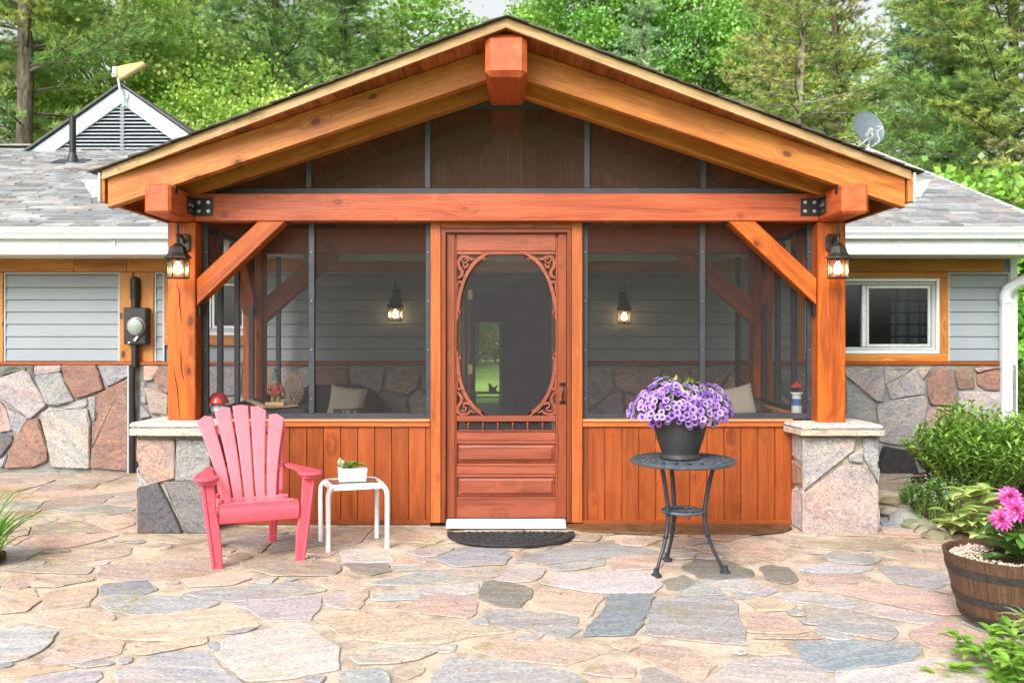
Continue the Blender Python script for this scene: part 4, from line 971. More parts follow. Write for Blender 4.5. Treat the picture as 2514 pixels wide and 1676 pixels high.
for mir in (0,1):
    m=MB()
    ribbon(m,[(372,158),(300,182),(240,240),(185,330),(150,420),(125,520),(113,610),(112,665),(107,700)],[26,28,26,24,24,26,26,22,6],mir)
    ribbon(m,[(336,200),(345,180),(372,158)],[4,18,10],mir); ribbon(m,[(142,618),(128,640),(122,670)],[6,18,6],mir)
    ribbon(m,[(262,185),(225,190),(190,170),(150,172),(124,205),(128,255),(150,290),(148,325),(122,345),(112,352)],[6,20,16,20,22,22,22,24,14,10],mir)
    ribbon(m,[(145,190),(165,222),(195,214),(193,190),(172,190)],[8,10,10,9,8],mir,YQ+.009)
    ribbon(m,[(160,228),(175,262),(206,232)],[6,16,14],mir,YQ+.0085); ribbon(m,[(120,372),(140,385),(165,370)],[16,16,16],mir,YQ+.0085); ribbon(m,[(118,375),(112,430),(118,480)],[10,8,3],mir,YQ+.009)
    ribbon(m,[(345,1498),(262,1440),(195,1355),(150,1255),(122,1140),(112,1050),(111,990),(107,955)],[30,28,26,24,26,26,22,6],mir)
    ribbon(m,[(310,1455),(325,1475),(345,1495)],[6,18,10],mir); ribbon(m,[(142,1030),(128,1008),(120,985)],[6,18,6],mir)
    ribbon(m,[(112,1300),(128,1320),(148,1350),(140,1390),(115,1430),(118,1470),(150,1488),(200,1480),(225,1462),(258,1480)],[8,16,22,22,22,22,20,18,18,8],mir)
    ribbon(m,[(140,1450),(160,1462),(185,1450),(180,1430),(160,1432)],[8,10,10,9,8],mir,YQ+.009)
    ribbon(m,[(160,1425),(172,1395),(210,1405)],[6,16,14],mir,YQ+.0085); ribbon(m,[(120,1285),(140,1272),(165,1280)],[14,14,14],mir,YQ+.0085); ribbon(m,[(118,1285),(112,1220),(118,1175)],[10,8,3],mir,YQ+.009)
    obj('scrollwork',m,W_DOOR,door)
m=MB(); xh=PX(1381,YQ); z0,z1=PZ(990,YQ),PZ(940,YQ)
m.tube(catmull([(xh,YQ-.006,z0+.008),(xh,YQ-.03,z0+.02),(xh,YQ-.04,(z0+z1)/2),(xh,YQ-.03,z1-.02),(xh,YQ-.006,z1-.008)],5),[.006]*8+[.0085]*5+[.006]*8,8)
for z in (z0,z1-.016): m.obox((xh,YQ-.004,z+.008),((1,0,0),(0,1,0),(0,0,1)),(.022,.005,.011),.003)
obj('handle',m,plain('polished_dark_metal',(.06,.05,.055),.2,.9),door,True)
m=MB(); m.box(PX(1117,YQ),PX(1369,YQ),YQ+.01,YQ+.03,PZ(1276,YQ),PZ(1271.5,YQ),0); obj('door_sweep',m,M_RUB,door)
# white ramp threshold
m=MB(); xa,xb=PX(1094,-.05),PX(1390,-.05); zt=.062
pr=[(-.055,.022),(.09,.022),(.10,zt),(.06,zt),(-.055,.028)]
m.prism(pr,(xa,0,0),(0,1,0),(0,0,1),(1,0,0),xb-xa,.001)
for i in range(9):
    t=(i+.5)/9; m.box(xa+.004,xb-.004,-.05+.11*t-.003,-.05+.11*t+.003,.028+(zt-.028)*t*1.0+.0002,.0315+(zt-.028)*t,.001)
r_=obj('ramp',m,M_WHITE,None,loc=(XC,0,0)); tag(r_,'ribbed white threshold ramp at the foot of the screen door','ramp')
# ================================================================ OBJECTS
BULB=emit('lit_bulb',(1,.72,.40),9); PANE=glass('seeded_amber_glass',(1,.90,.74),.0,.15)
def lantern(x,y,z,s,label,group,inner=False,power=2.5):
    """wall lantern; (x,y,z) is the wall point behind its back plate, arm swings towards -y"""
    t=thing('wall_lantern',label,'lantern',(x,y,z),group)
    m=MB(); m.prism([(-.028,-.065),(.028,-.065),(.042,-.045),(.042,.045),(.028,.065),(-.028,.065),(-.042,.045),(-.042,-.045)],(x,y,z),(1,0,0),(0,0,1),(0,-1,0),.022,.007); obj('back_plate',m,M_BRONZE,t)
    yb=y-.15 if not inner else y-.13; xb=x
    m=MB(); m.tube(catmull([(x,y-.02,z),(x,y-.06,z+.035),(x,y-.11,z+.045),(x,yb,z+.02),(x,yb,z-.005)]),.011,8); m.tube([(x,yb,z-.01),(x,yb,z+.03),(x,yb,z+.045),(x,yb,z+.055),(x,yb,z+.085),(x,yb,z+.1),(x,yb,z+.14)],[.012,.012,.018,.008,.008,.012,.002],8); obj('arm',m,M_BRONZE,t,True)
    zt=z-.025; a=R(22)
    M4=[(math.cos(a+math.pi/3*k),math.sin(a+math.pi/3*k)) for k in range(6)]
    m=MB(); rings=[(.022,zt+.012),(.030,zt),(.052,zt-.015),(.066,zt-.06),(.092,zt-.088),(.095,zt-.096),(.072,zt-.096)]
    vs=[(xb+c*r,yb+s_*r,zz) for r,zz in rings for c,s_ in M4]; fs=[(i*6+k,i*6+(k+1)%6,(i+1)*6+(k+1)%6,(i+1)*6+k) for i in range(len(rings)-1) for k in range(6)]+[tuple(range(6))]
    m.add(vs,[f[::-1] for f in fs]); obj('hood',m,M_BRONZE,t)
    zg,zb=zt-.096,zt-.235; m=MB()
    for c,s_ in M4: m.tube([(xb+c*.075,yb+s_*.075,zg),(xb+c*.075,yb+s_*.075,zb)],.0042,5)
    for zz in (zg-.006,zb): m.tube([(xb+c*.075,yb+s_*.075,zz) for c,s_ in M4+[M4[0]]],.0045,5)
    m.prism([(c*.073,s_*.073) for c,s_ in M4],(xb,yb,zb-.004),(1,0,0),(0,1,0),(0,0,1),.004,0)
    m.tube([(xb,yb,zt-.02),(xb,yb,zg-.035)],.014,8); obj('cage',m,M_BRONZE,t)
    m=MB(); vs=[(xb+c*.07,yb+s_*.07,zz) for zz in (zb,zg) for c,s_ in M4]; m.add(vs,[(k,(k+1)%6,6+(k+1)%6,6+k) for k in range(6)]); obj('glass_panel',m,PANE,t)
    m=MB(); m.lathe([(.013,.055),(.014,.04),(.028,.018),(.033,-.005),(.028,-.025),(.014,-.036),(0,-.038)],(xb,yb,(zg+zb)/2-.005),14); obj('bulb',m,BULB,t,True)
    l=bpy.data.lights.new('bulb_light','POINT'); l.energy=power; l.color=(1,.62,.28); l.shadow_soft_size=.04; lo=bpy.data.objects.new('bulb_light',l); col.objects.link(lo); lo.parent=t; lo.location=(0,yb-y,(zg+zb)/2-.005-z)
    return t
lantern(PX(455,0),0,PZ(597,0),1,'bronze wall lantern with lit bulb on the left orange porch post','lanterns on the porch posts')
lantern(PX(2040,0),0,PZ(597,0),1,'bronze wall lantern with lit bulb on the right orange porch post','lanterns on the porch posts')
lantern(PX(974,YW),YW,PZ(730,YW)+.02,1,'lit lantern on the back wall inside the porch, left of the screen door','lanterns on the back wall',True,1.6)
lantern(PX(1529,YW),YW,PZ(736,YW)+.02,1,'lit lantern on the back wall inside the porch, right of the screen door','lanterns on the back wall',True,1.6)
# electricity meter
x0,x1,z0,z1=PX(308,YW-.1),PX(363,YW-.1),PZ(845,YW-.1),PZ(755,YW-.1); xm=PX(330,YW-.2)
t=thing('electric_meter','round glass electricity meter on a black box with black conduit, on pine boards','electric meter',((x0+x1)/2,YW-.04,z0))
m=MB(); m.box(x0,x1,YW-.145,YW-.037,z0,z1,.006); m.box(x0+.01,x1-.01,YW-.15,YW-.145,z0+.012,z1-.012,.002); obj('meter_box',m,M_BLACK,t)
zm=PZ(801,YW-.2)
m=MB(); m.lathe([(.093,0),(.095,.012),(.088,.022),(.082,.024),(.082,.05)],(xm,YW-.15,zm),32,axis=(0,-1,0)); rg=obj('meter_ring',m,plain('bright_ring',(.35,.35,.34),.35,.6),t,True)
m=MB(); m.lathe([(.078,0),(.078,.03),(0,.031)],(xm,YW-.15,zm),32,axis=(0,-1,0)); m2=obj('dial',m,plain('dial_white',(.45,.46,.43),.6),t)
m=MB(); m.box(xm-.04,xm+.025,YW-.185,YW-.182,zm+.008,zm+.026,.001); m.box(xm-.03,xm+.03,YW-.1835,YW-.182,zm-.03,zm-.026,0); m.box(xm-.02,xm+.02,YW-.1835,YW-.182,zm-.04,zm-.037,0); obj('display',m,M_BLACK,m2)
m=MB(); m.lathe([(.084,.024),(.084,.05),(.078,.066),(.05,.074),(0,.075)],(xm,YW-.15,zm),32,axis=(0,-1,0)); obj('glass_dome',m,glass('dome_glass',(.88,.92,.90),.0,.1),t,True)
m=MB(); m.obox((xm+.005,YW-.165,zm-.12),((.6,0,.8),(0,1,0),(-.8,0,.6)),(.03,.01,.012),.002); m.obox((xm-.07,YW-.155,z0+.018),((1,0,0),(0,1,0),(0,0,1)),(.012,.008,.008),.002); obj('seal',m,M_GAL,t)
m=MB(); m.tube([(PX(338,YW),YW-.07,z1),(PX(338,YW),YW-.07,PZ(735,YW))],.038,12); m.tube([(PX(338,YW),YW-.065,PZ(740,YW)),(PX(338,YW),YW-.065,PZ(732,YW)),(PX(338,YW),YW-.065,PZ(686,YW)),(PX(338,YW),YW-.065,PZ(680,YW))],[.036,.048,.048,.02],12)
m.tube([(PX(340,YW),YW-.085,z0),(PX(340,YW),YW-.085,PZ(900,YW))],.036,12); obj('conduit',m,M_BLACK,t,True)
m=MB(); m.tube([(PX(336.5,YW),YW-.11,PZ(898,YW)),(PX(336,YW),YW-.105,.02)],.022,10); m.box(PX(326.5,YW),PX(329.5,YW),YW-.10,YW-.07,.0,z_sillb-.004,.002); obj('conduit',m,M_BLACK,t)
m=MB(); m.box(PX(322,YW),PX(326,YW),YW-.1,YW-.06,.0,z_sillb-.004,.002); obj('conduit_channel',m,M_JTRIM,t)
# vent pipe on the left roof
yv=5.74; zr=ZE+.35*(yv-YE); xv=PX(178.5,yv)
t=thing('vent_pipe','black plumbing vent pipe standing on the grey shingle roof','vent pipe',(xv,yv,zr))
m=MB(); m.lathe([(.043,0),(.043,.62),(.036,.62),(.036,.5),(0,.5)],(xv,yv,zr),16); m.lathe([(.045,.27),(.047,.27),(.047,.285),(.045,.285)],(xv,yv,zr),16); obj('pipe',m,M_BLACK,t,True)
m=MB(); m.lathe([(.075,-.03),(.07,.04),(.05,.11),(.044,.13)],(xv,yv,zr),16); sl_=Vector((0,1,.35)).normalized(); m.obox((xv-.03,yv,zr+.018),((1,0,0),sl_,(0,-.33,.94)),(.22,.15,.006),.002); obj('flashing',m,M_DFRAME,t,True)
# antenna on the louvred gable
ya=ga-.1; xa=PX(300,ya)
t=thing('antenna','beige wedge shaped antenna on a bent pole above the louvred gable','antenna',(xa,ya,PZ(240,ya)))
m=MB(); m.tube(catmull([(PX(302,ya),ya,PZ(262,ya)),(PX(303,ya),ya,PZ(244,ya)),(PX(297,ya),ya,PZ(230,ya)),(PX(292,ya),ya,PZ(205,ya)),(PX(288,ya),ya,PZ(172,ya))],4),.018,8); m.tube([(PX(302,ya),ya,PZ(246,ya)),(PX(310,ya),ya+.05,PZ(236,ya)),(PX(308,ya),ya+.05,PZ(226,ya))],.012,6); obj('pole',m,M_GAL,t,True)
m=MB(); m.prism([(PX(a,ya),PZ(b,ya)) for a,b in ((285,165),(350,152.5),(357,156),(357,163),(300,196),(295,198),(291,196))],(0,ya-.04,0),(1,0,0),(0,0,1),(0,1,0),.10,.02); obj('housing',m,plain('aged_beige_plastic',(.55,.38,.17),.6,0,.3,.15,5,0,.3),t)
m=MB(); m.obox((PX(284,ya),ya,PZ(178,ya)),((1,0,0),(0,1,0),(0,0,1)),(.03,.05,.07),.006); m.obox((PX(281,ya),ya-.02,PZ(186,ya)),((1,0,0),(0,1,0),(0,0,1)),(.02,.03,.03),.006); obj('bracket',m,M_GAL,t)
# satellite dish on the main ridge, right
yd=6.9; xd,zd=PX(2133,yd),PZ(314,yd)
t=thing('satellite_dish','grey oval satellite dish mounted on the roof behind the right eave','satellite dish',(xd,yd,PZ(372,yd)))
ax=Vector((.28,-.9,.28)).normalized()
m=MB(); Mq=ax.to_track_quat('Z','Y').to_matrix(); n=40; vs=[];fs=[]
rg=[(0,-.03),(.3,-.027),(.6,-.018),(.85,-.006),(.97,.0),(1.0,.004),(1.0,-.008),(.97,-.012),(.6,-.03),(0,-.042)]
for r_,h in rg:
    for k in range(n): a=2*math.pi*k/n; vs.append(Vector((xd,yd,zd))+Mq@Vector((.255*r_*math.cos(a),.27*r_*math.sin(a),h*1.6)))
for i in range(len(rg)-1):
    for k in range(n): fs.append((i*n+k,i*n+(k+1)%n,(i+1)*n+(k+1)%n,(i+1)*n+k))
m.add(vs,[f[::-1] for f in fs]); obj('reflector',m,plain('grey_dish_paint',(.13,.16,.19),.45,.1,.5,.1),t,True)
m=MB(); C0=Vector((PX(2127,yd),yd-.05,PZ(372,yd))); m.tube(catmull([C0,C0+Vector((.01,-.03,.12)),C0+Vector((.03,-.1,.2)),C0+Vector((.02,.0,.3))],5),.02,8); m.tube(catmull([C0+Vector((.03,-.08,.05)),C0+Vector((.12,-.12,.12)),C0+Vector((.1,-.1,.25)),C0+Vector((.17,-.14,.3)),C0+Vector((.1,-.1,.33))],5),.009,6)
m.tube([C0+Vector((-.05,-.1,.2)),C0+Vector((-.02,-.2,.27))],.03,8); m.tube([C0+Vector((.0,-.12,.18)),C0+Vector((-.18,.0,.03))],.012,6)
m.obox(C0+Vector((-.19,0,.02)),((1,0,0),(0,1,0),(0,0,1)),(.04,.03,.05),.005); m.obox(C0+Vector((.0,0,.0)),((1,0,0),(0,1,0),(0,0,1)),(.05,.08,.015),.004); m.tube([C0+Vector((-.19,0,0)),C0],.012,6); obj('mount',m,M_GAL,t,True)
# ---------------- pink adirondack chair (built in its own frame, then turned)
def turned(t,mbs,o,u,v):
    pass
CO=Vector(((-1.78-1.296)/2,(-1.17-.954)/2,0)); CU=Vector((.913,.408,0)); CV=Vector((-.408,.913,0)); CZ=Vector((0,0,1))
def cp(a,b,c): return CO+CU*a+CV*b+CZ*c
chair=thing('adirondack_chair','faded pink plastic adirondack chair with a fan of five back slats','chair',tuple(CO))
lean=Vector((0,0,0))
def bk(s,h,off=0):      # point on the leaning back plane: s across, h along the plane from its foot
    b0=.27; d=Vector((.44,.90)); d.normalize(); return cp(s,b0+d.x*h-off*d.y,.335+d.y*h+off*d.x)
dB=(bk(0,1)-bk(0,0)).normalized(); nB=-(CU.cross(dB)).normalized()
if nB.dot(CV)>0: nB=-nB
HT=[.595,.655,.675,.655,.595]
for i in range(5):
    q=i-2; wb,wt=.057,.100
    cb=q*.069-.018; cm_=q*.090; ct=q*.115-.036
    def cen(t): return cb+(ct-cb)*t**1.5
    def wid(t): return wb+(wt-wb)*t**1.2
    Lf=[];Rt=[];n=10; hh=HT[i]
    for k in range(n+1):
        t=k/n; h=t*(hh-.03); 
        hl=h+(0 if k<n else (.03 if q>0 else (.0 if q<0 else .02))*1); hr=h+(0 if k<n else (.03 if q<0 else (.0 if q>0 else .02)))
        Lf.append((cen(t)-wid(t)/2,hl)); Rt.append((cen(t)+wid(t)/2,hr))
    Lf[0]=(Lf[0][0]+.008,0); topm=((Lf[-1][0]+Rt[-1][0])/2,max(Lf[-1][1],Rt[-1][1])+.008)
    P=Rt+[topm]+Lf[::-1]
    # corner rounding
    m=MB(); m.prism(P,bk(0,0,.0),CU,dB,nB,.022,.007,(1,1,1)); o=obj('back_slat',m,M_PINKD,chair)
m=MB()
for h,wd in ((.03,.36),(.235,.40),(.50,.50)): m.beam(bk(-wd/2,h,-.018),bk(wd/2,h,-.018),.03,.05,up=dB,ch=.008)
for s in (-1,1): m.beam(bk(s*.17,.0,-.03),bk(s*.235,.56,-.03),.03,.03,up=nB,ch=.008)
obj('back_rail',m,M_PINK,chair)
# seat: curved slats + apron
m=MB()
prof=[(.025,.375),(.10,.365),(.18,.352),(.25,.345)]
for i,(b,z) in enumerate(prof): m.obox(cp(0,b+.03,z),(CU,(CV*1+CZ*-.08),CZ),(.225,.034,.012),.005)
m.obox(cp(0,.285,.35),(CU,CV,CZ),(.225,.02,.03),.006); obj('seat',m,M_PINKD,chair)
m=MB(); pts=[(.05,.387),(.015,.386),(-.008,.372),(-.018,.345),(-.018,.30),(-.008,.275),(.004,.275),(-.004,.345),(.004,.366),(.05,.372)]
m.prism(pts,cp(-.235,0,0),CV,CZ,CU,.47,.0); obj('apron',m,M_PINK,chair,True)
for s in (-1,1):
    # front leg: tapering channel from arm to the ground
    m=MB(); 
    def lp(x,z): return (s*x,z)
    P=[(.215,.0),(.275,.0),(.305,.20),(.325,.35),(.345,.53),(.262,.53),(.253,.36),(.237,.27),(.225,.2)]
    m.prism([lp(*p) for p in P],cp(0,.02,0),CU,CZ,-CV,.022,.006)
    m.prism([(-.01,.0),(.045,.0),(.09,.53),(-.01,.53)],cp(s*.272,0,0),CV,(CZ+CU*s*.125),CU*-s,.014,.004)
    m.obox(cp(s*.245,.01,.008),(CU,CV,CZ),(.034,.02,.008),.003)
    obj('leg',m,M_PINK,chair)
    m=MB(); m.prism([lp(*p) for p in [(.155,0),(.205,0),(.225,.36),(.17,.36)]],cp(0,.62,0),CU,CZ,-CV,.02,.005); m.prism([(.60,0),(.64,0),(.60,.2),(.26,.38),(.22,.34),(.52,.2)],cp(s*.205,0,0),CV,CZ,CU*-s,.018,.004); obj('leg',m,M_PINK,chair)
    # arm
    m=MB(); Q=[(.275,-.065),(.32,-.078),(.365,-.06),(.385,-.01),(.375,.09),(.335,.22),(.29,.36),(.265,.47),(.225,.47),(.225,.36),(.245,.24),(.25,.10),(.235,.03),(.24,-.03)]
    Q=[tuple(p) for p in catmull([(a,b) for a,b in Q]+[Q[0]],3)[:-1]]
    m.prism([(s*a,b) for a,b in Q],cp(0,0,.538),CU,CV,CZ,.022,.008)
    m.prism([(s*a,b) for a,b in [(.258,-.045),(.355,-.045),(.355,.05),(.258,.05)]],cp(0,0,.518),CU,CV,CZ,.022,.006)
    m.tube(catmull([cp(s*.24,.44,.545),cp(s*.225,.5,.53),bk(s*.20,.22,-.02),bk(s*.185,.08,-.02)],5),[.02]*16,8); obj('arm_rest',m,M_PINK,chair,True)
# ---------------- white side table
def C2(u0,v0): pass
FL=Vector((-1.188,-.71,0)); FR=Vector((-.824,-.58,0)); TU=(FR-FL).normalized(); TV=Vector((-TU.y,TU.x,0)); TW=(FR-FL).length; TD=.34
tb=thing('side_table','small white tube side table with a smoked glass top','side table',tuple(FL+TU*TW/2+TV*TD/2))
for a,b in ((0,0),(1,0),(0,1),(1,1)):
    p=FL+TU*TW*a+TV*TD*b; inn=(TU*(1-2*a)+TV*(1-2*b)).normalized()
    m=MB(); m.tube(catmull([p,p+CZ*.18,p+CZ*.34,p+inn*.008+CZ*.385,p+inn*.035+CZ*.41],5),.0165,10); m.lathe([(.0175,0),(.0175,.01)],p,10); obj('leg',m,M_FWHITE,tb,True)
m=MB(); e=.012; c0=[(e+.03,e),(TW-e-.03,e),(TW-e,e+.03),(TW-e,TD-e-.03),(TW-e-.03,TD-e),(e+.03,TD-e),(e,TD-e-.03),(e,e+.03)]
i0=[(a+(.022 if a<TW/2 else -.022),b+(.022 if b<TD/2 else -.022)) for a,b in c0]
T3=lambda p,z: FL+TU*p[0]+TV*p[1]+CZ*z
vs=[];n=8
for P_,z in ((c0,.395),(c0,.425),([(a+(.004 if a<TW/2 else -.004),b+(.004 if b<TD/2 else -.004)) for a,b in c0],.430),(i0,.430),(i0,.395)): vs+=[T3(p,z) for p in P_]
fs=[(i*n+k,i*n+(k+1)%n,((i+1)%5)*n+(k+1)%n,((i+1)%5)*n+k) for i in range(5) for k in range(n)]
m.add(vs,fs); obj('frame',m,M_FWHITE,tb)
m=MB(); m.prism([(a,b) for a,b in i0],T3((0,0),.420),TU,TV,CZ,.006,.001); gm_=NT('smoked_glass'); gm_.base((.16,.11,.09),.08,0,.6); obj('table_top',m,gm_.m,tb)
# succulent planter
pc=FL+TU*.185+TV*.17; A=FL
sp=thing('succulent_planter','white rectangular pot of green succulents on the white side table','planter',(pc.x,pc.y,.4305))
m=MB(); U=Vector((.97,.24,0)); V2=Vector((-.24,.97,0))
def rr(w_,d_,z): return [pc+U*a*w_+V2*b*d_+CZ*z for a,b in ((-1,-1),(1,-1),(1,1),(-1,1))]
vs=rr(.088,.042,.4308)+rr(.096,.05,.518)+rr(.088,.042,.518)+rr(.085,.04,.505); fs=[(3,2,1,0)]+[(i*4+k,i*4+(k+1)%4,(i+1)*4+(k+1)%4,(i+1)*4+k) for i in range(3) for k in range(4)]; m.add(vs,fs); obj('pot',m,M_WPOT,sp)
m=MB(); m.add(rr(.0845,.0395,.506),[(0,1,2,3)]); obj('soil',m,bedm,sp)
def rosette(mb,c,r,n,cols,lift=.5,wd=.3):
    for i in range(n):
        a=i*2.399; t=i/n; d=Vector((math.cos(a),math.sin(a),.15+lift*(1-t)*2)); L=r*(.45+.55*t)
        mb.leaf(Vector(c)+Vector((0,0,.01*(1-t))),d,(0,0,1),L,L*wd*1.4,-.5,random.choice(cols),5,.25)
GR=[(.10,.24,.03),(.16,.32,.05),(.22,.38,.06)]
for nm,c,r,n,cl,l in (('agave_rosette',pc+U*-.005+CZ*.515,.072,34,GR,1.1),('stonecrop',pc+U*.055+CZ*.525,.04,20,[(.30,.36,.05),(.38,.34,.06),(.22,.34,.06)],.4),('stonecrop',pc+U*.082-V2*.02+CZ*.522,.03,16,[(.38,.30,.07),(.30,.34,.06)],.4),('stonecrop',pc+U*-.045-V2*.02+CZ*.52,.034,16,[(.30,.42,.12),(.2,.35,.07)],.4)):
    m=MB(); rosette(m,c,r,n,cl,l); obj(nm,m,M_LEAF,sp)
m=MB()
for i in range(7):
    a=pc-U*.075+U*random.uniform(-.012,.014)+V2*random.uniform(-.02,.02)+CZ*(.52+random.uniform(0,.055)); m.ball(a,.016,10,(1,1,1.2),(.34,.42,.24),.2)
obj('cactus',m,M_LEAF,sp,True)
# ---------------- cast iron table
TC=Vector((1.02,-1.17,0)); zt=.667
it=thing('round_table','dark cast iron bistro table with pierced round top and curved legs','table',tuple(TC))
m=MB(); Rt=.31
m.lathe([(.265,zt-.004),(.27,zt-.018),(Rt-.012,zt-.026),(Rt,zt-.018),(Rt+.002,zt-.004),(Rt-.01,zt+.004),(.275,zt+.003),(.265,zt-.004)],TC,64); m.lathe([(.16,zt-.003),(.165,zt+.003),(.175,zt+.003),(.18,zt-.003)],TC,48)
m.lathe([(0,zt-.004),(.05,zt-.004),(.05,zt+.002),(0,zt+.002)],TC,24)
for k in range(20):
    a=2*math.pi*k/20
    for dr in (-1,1):
        m.tube(catmull([TC+Vector((math.cos(a)*.05,math.sin(a)*.05,zt)),TC+Vector((math.cos(a+dr*.35)*.11,math.sin(a+dr*.35)*.11,zt)),TC+Vector((math.cos(a+dr*.1)*.165,math.sin(a+dr*.1)*.165,zt))],4),.006,5,flat=.6)
        m.tube(catmull([TC+Vector((math.cos(a)*.175,math.sin(a)*.175,zt)),TC+Vector((math.cos(a+dr*.22)*.215,math.sin(a+dr*.22)*.215,zt)),TC+Vector((math.cos(a+dr*.05)*.245,math.sin(a+dr*.05)*.245,zt)),TC+Vector((math.cos(a+dr*.16)*.27,math.sin(a+dr*.16)*.27,zt))],4),.0075,5,flat=.6)
obj('table_top',m,M_IRONT,it,True)
m=MB(); m.lathe([(.115,.352),(.125,.348),(.132,.356),(.125,.366),(.115,.362),(.115,.352)],TC,40)
for k in range(14):
    a=2*math.pi*k/14; m.tube(catmull([TC+Vector((0,0,.357)),TC+Vector((math.cos(a+.4)*.06,math.sin(a+.4)*.06,.357)),TC+Vector((math.cos(a)*.12,math.sin(a)*.12,.357))],4),.006,5,flat=.6)
m.lathe([(0,.35),(.03,.35),(.03,.363),(0,.363)],TC,16); obj('shelf',m,M_IRONT,it,True)
for fx,fy in ((.838,-1.32),(1.257,-1.25),(.966,-.93)):
    d=Vector((fx-TC.x,fy-TC.y,0)); fr=d.length; d.normalize()
    pr=[(.19,.65),(.175,.60),(.155,.52),(.137,.42),(.130,.35),(.134,.29),(.150,.22),(.180,.14),(.215,.07),(fr-.012,.02)]
    P=catmull([tuple(TC+d*r+CZ*z) for r,z in pr],4)
    m=MB(); m.tube(P,[.0115+.002*math.sin(i*.12) for i in range(len(P))],8)
    for r,z in ((.150,.22),(.130,.35)):
        m.ball(TC+d*r+CZ*z,.019,8,(1,1,.5))
    m.lathe([(.033,0),(.034,.008),(.026,.018),(.016,.024),(.014,.05)],TC+d*fr,14); obj('leg',m,M_IRON,it,True)
# pot of petunias
PC=TC+Vector((-.015,.0,0)); z0=zt+.006
pp=thing('petunia_pot','ribbed charcoal plastic pot overflowing with purple petunias','flower pot',(PC.x,PC.y,z0))
m=MB(); m.lathe([(.118,z0),(.122,z0+.005),(.118,z0+.028),(.110,z0+.032)],PC,48); obj('saucer',m,M_POT,pp,True)
m=MB(); n=96; vs=[];fs=[]
pf=[(.108,z0+.03),(.122,z0+.07),(.138,z0+.115),(.150,z0+.16),(.158,z0+.205),(.162,z0+.235),(.166,z0+.236),(.168,z0+.262),(.160,z0+.264),(.156,z0+.23)]
for j,(r,z) in enumerate(pf):
    for k in range(n):
        a=2*math.pi*k/n; rb=.022*min(1,(abs(math.sin(a*14)))*1.4) if j<6 else 0
        vs.append(PC+Vector((math.cos(a)*r*(1-.022+rb),math.sin(a)*r*(1-.022+rb),z)))
for j in range(len(pf)-1):
    for k in range(n): fs.append((j*n+k,j*n+(k+1)%n,(j+1)*n+(k+1)%n,(j+1)*n+k))
m.add(vs,fs); m.lathe([(.155,z0+.24),(0,z0+.245)],PC,24,(.05,.03,.02)); obj('pot',m,M_POT,pp,True)
# foliage dome and blooms
rp=random.Random(5); fo=MB(); fl=MB()
cz=z0+.285
def dome(th,ph,k=1.0):
    r=.30*k; x=math.cos(ph)*math.cos(th)*r*1.0; y=math.cos(ph)*math.sin(th)*r*.82; z=math.sin(ph)*(.155 if ph>0 else .10)*k
    q_=.16*noise.noise(Vector((math.cos(th)*1.6,math.sin(th)*1.6,ph*1.5+3))); x*=1+q_; y*=1+q_; z*=1+.6*noise.noise(Vector((math.cos(th)*1.3+5,math.sin(th)*1.3,ph*1.2))); z+= .02*noise.noise(Vector((th*2,ph*3,1)))
    if z<-.02: k2=1-.18*min(1,(-.02-z)/.1); x*=k2;y*=k2
    return PC+Vector((x+.005,y,cz-z0+z+z0))
for i in range(1500):
    th=rp.uniform(0,6.283); ph=rp.uniform(-.4,1.5); p=dome(th,ph,rp.uniform(.5,.97)); d=(p-PC-Vector((0,0,cz-.1))).normalized()+Vector((rp.uniform(-.6,.6),rp.uniform(-.6,.6),rp.uniform(-.5,.5)))
    c=rp.choice([(.10,.22,.03),(.16,.28,.04),(.22,.34,.05),(.07,.16,.03),(.30,.30,.04)]); fo.leaf(p,d,(0,0,1),.035,.02,.5,c,3)
def petunia(mb,c,d,r,cols):
    d=d.normalized(); q=d.to_track_quat('Z','Y').to_matrix(); a0=rp.random()*6
    outer,mid,eye=cols; vs=[c-d*.012]; cs=[eye]; N=20
    for ring,(rr_,h,cc) in enumerate(((.22,.0,eye),(.55,.35,mid),(1,.42,outer))):
        for k in range(N):
            a=a0+2*math.pi*k/N; lob=1 if ring<2 else .84+.16*abs(math.cos(2.5*(a-a0)))**.5
            vs.append(c+q@Vector((math.cos(a)*r*rr_*lob,math.sin(a)*r*rr_*lob,r*h*(1+.15*math.sin(5*a))*.6-.004)))
            star=abs(math.cos(2.5*(a-a0)))>.93
            cs.append(eye if ring==0 else (tuple(x*.75 for x in cc) if star else cc))
    fs=[(0,1+k,1+(k+1)%N) for k in range(N)]
    for j in range(2): fs += [(1+j*N+k,1+(j+1)*N+k,1+(j+1)*N+(k+1)%N,1+j*N+(k+1)%N) for k in range(N)]
    mb.add(vs,fs,None,cs)
PU=[((.50,.36,.72),(.40,.22,.66),(.07,.02,.17)),((.58,.46,.76),(.46,.30,.70),(.10,.03,.22)),((.52,.40,.74),(.42,.26,.68),(.08,.02,.2)),((.29,.12,.56),(.22,.07,.48),(.05,.015,.14)),((.44,.28,.68),(.36,.18,.62),(.08,.02,.20)),((.56,.44,.74),(.48,.33,.70),(.15,.05,.28)),((.38,.22,.6),(.30,.14,.5),(.07,.02,.16))]
cnt=0;placed=[]
for _ in range(6000):
    th=rp.uniform(0,6.283); ph=math.asin(rp.uniform(-.62 if rp.random()<.12 else -.25,1)); p=dome(th,ph,rp.uniform(.96,1.06))
    if any((p-q).length<.031 for q in placed): continue
    placed.append(p); d=(p-PC-Vector((0,0,cz-.05))).normalized()+Vector((rp.uniform(-.25,.25),rp.uniform(-.5,.05),rp.uniform(-.1,.4)))
    petunia(fl,p,d,rp.uniform(.019,.027),rp.choice(PU))
    if len(placed)>330: break
struct_=obj('leaves',fo,M_LEAF,pp); obj('petunia_blooms',fl,M_PETAL,pp)['kind']='stuff'
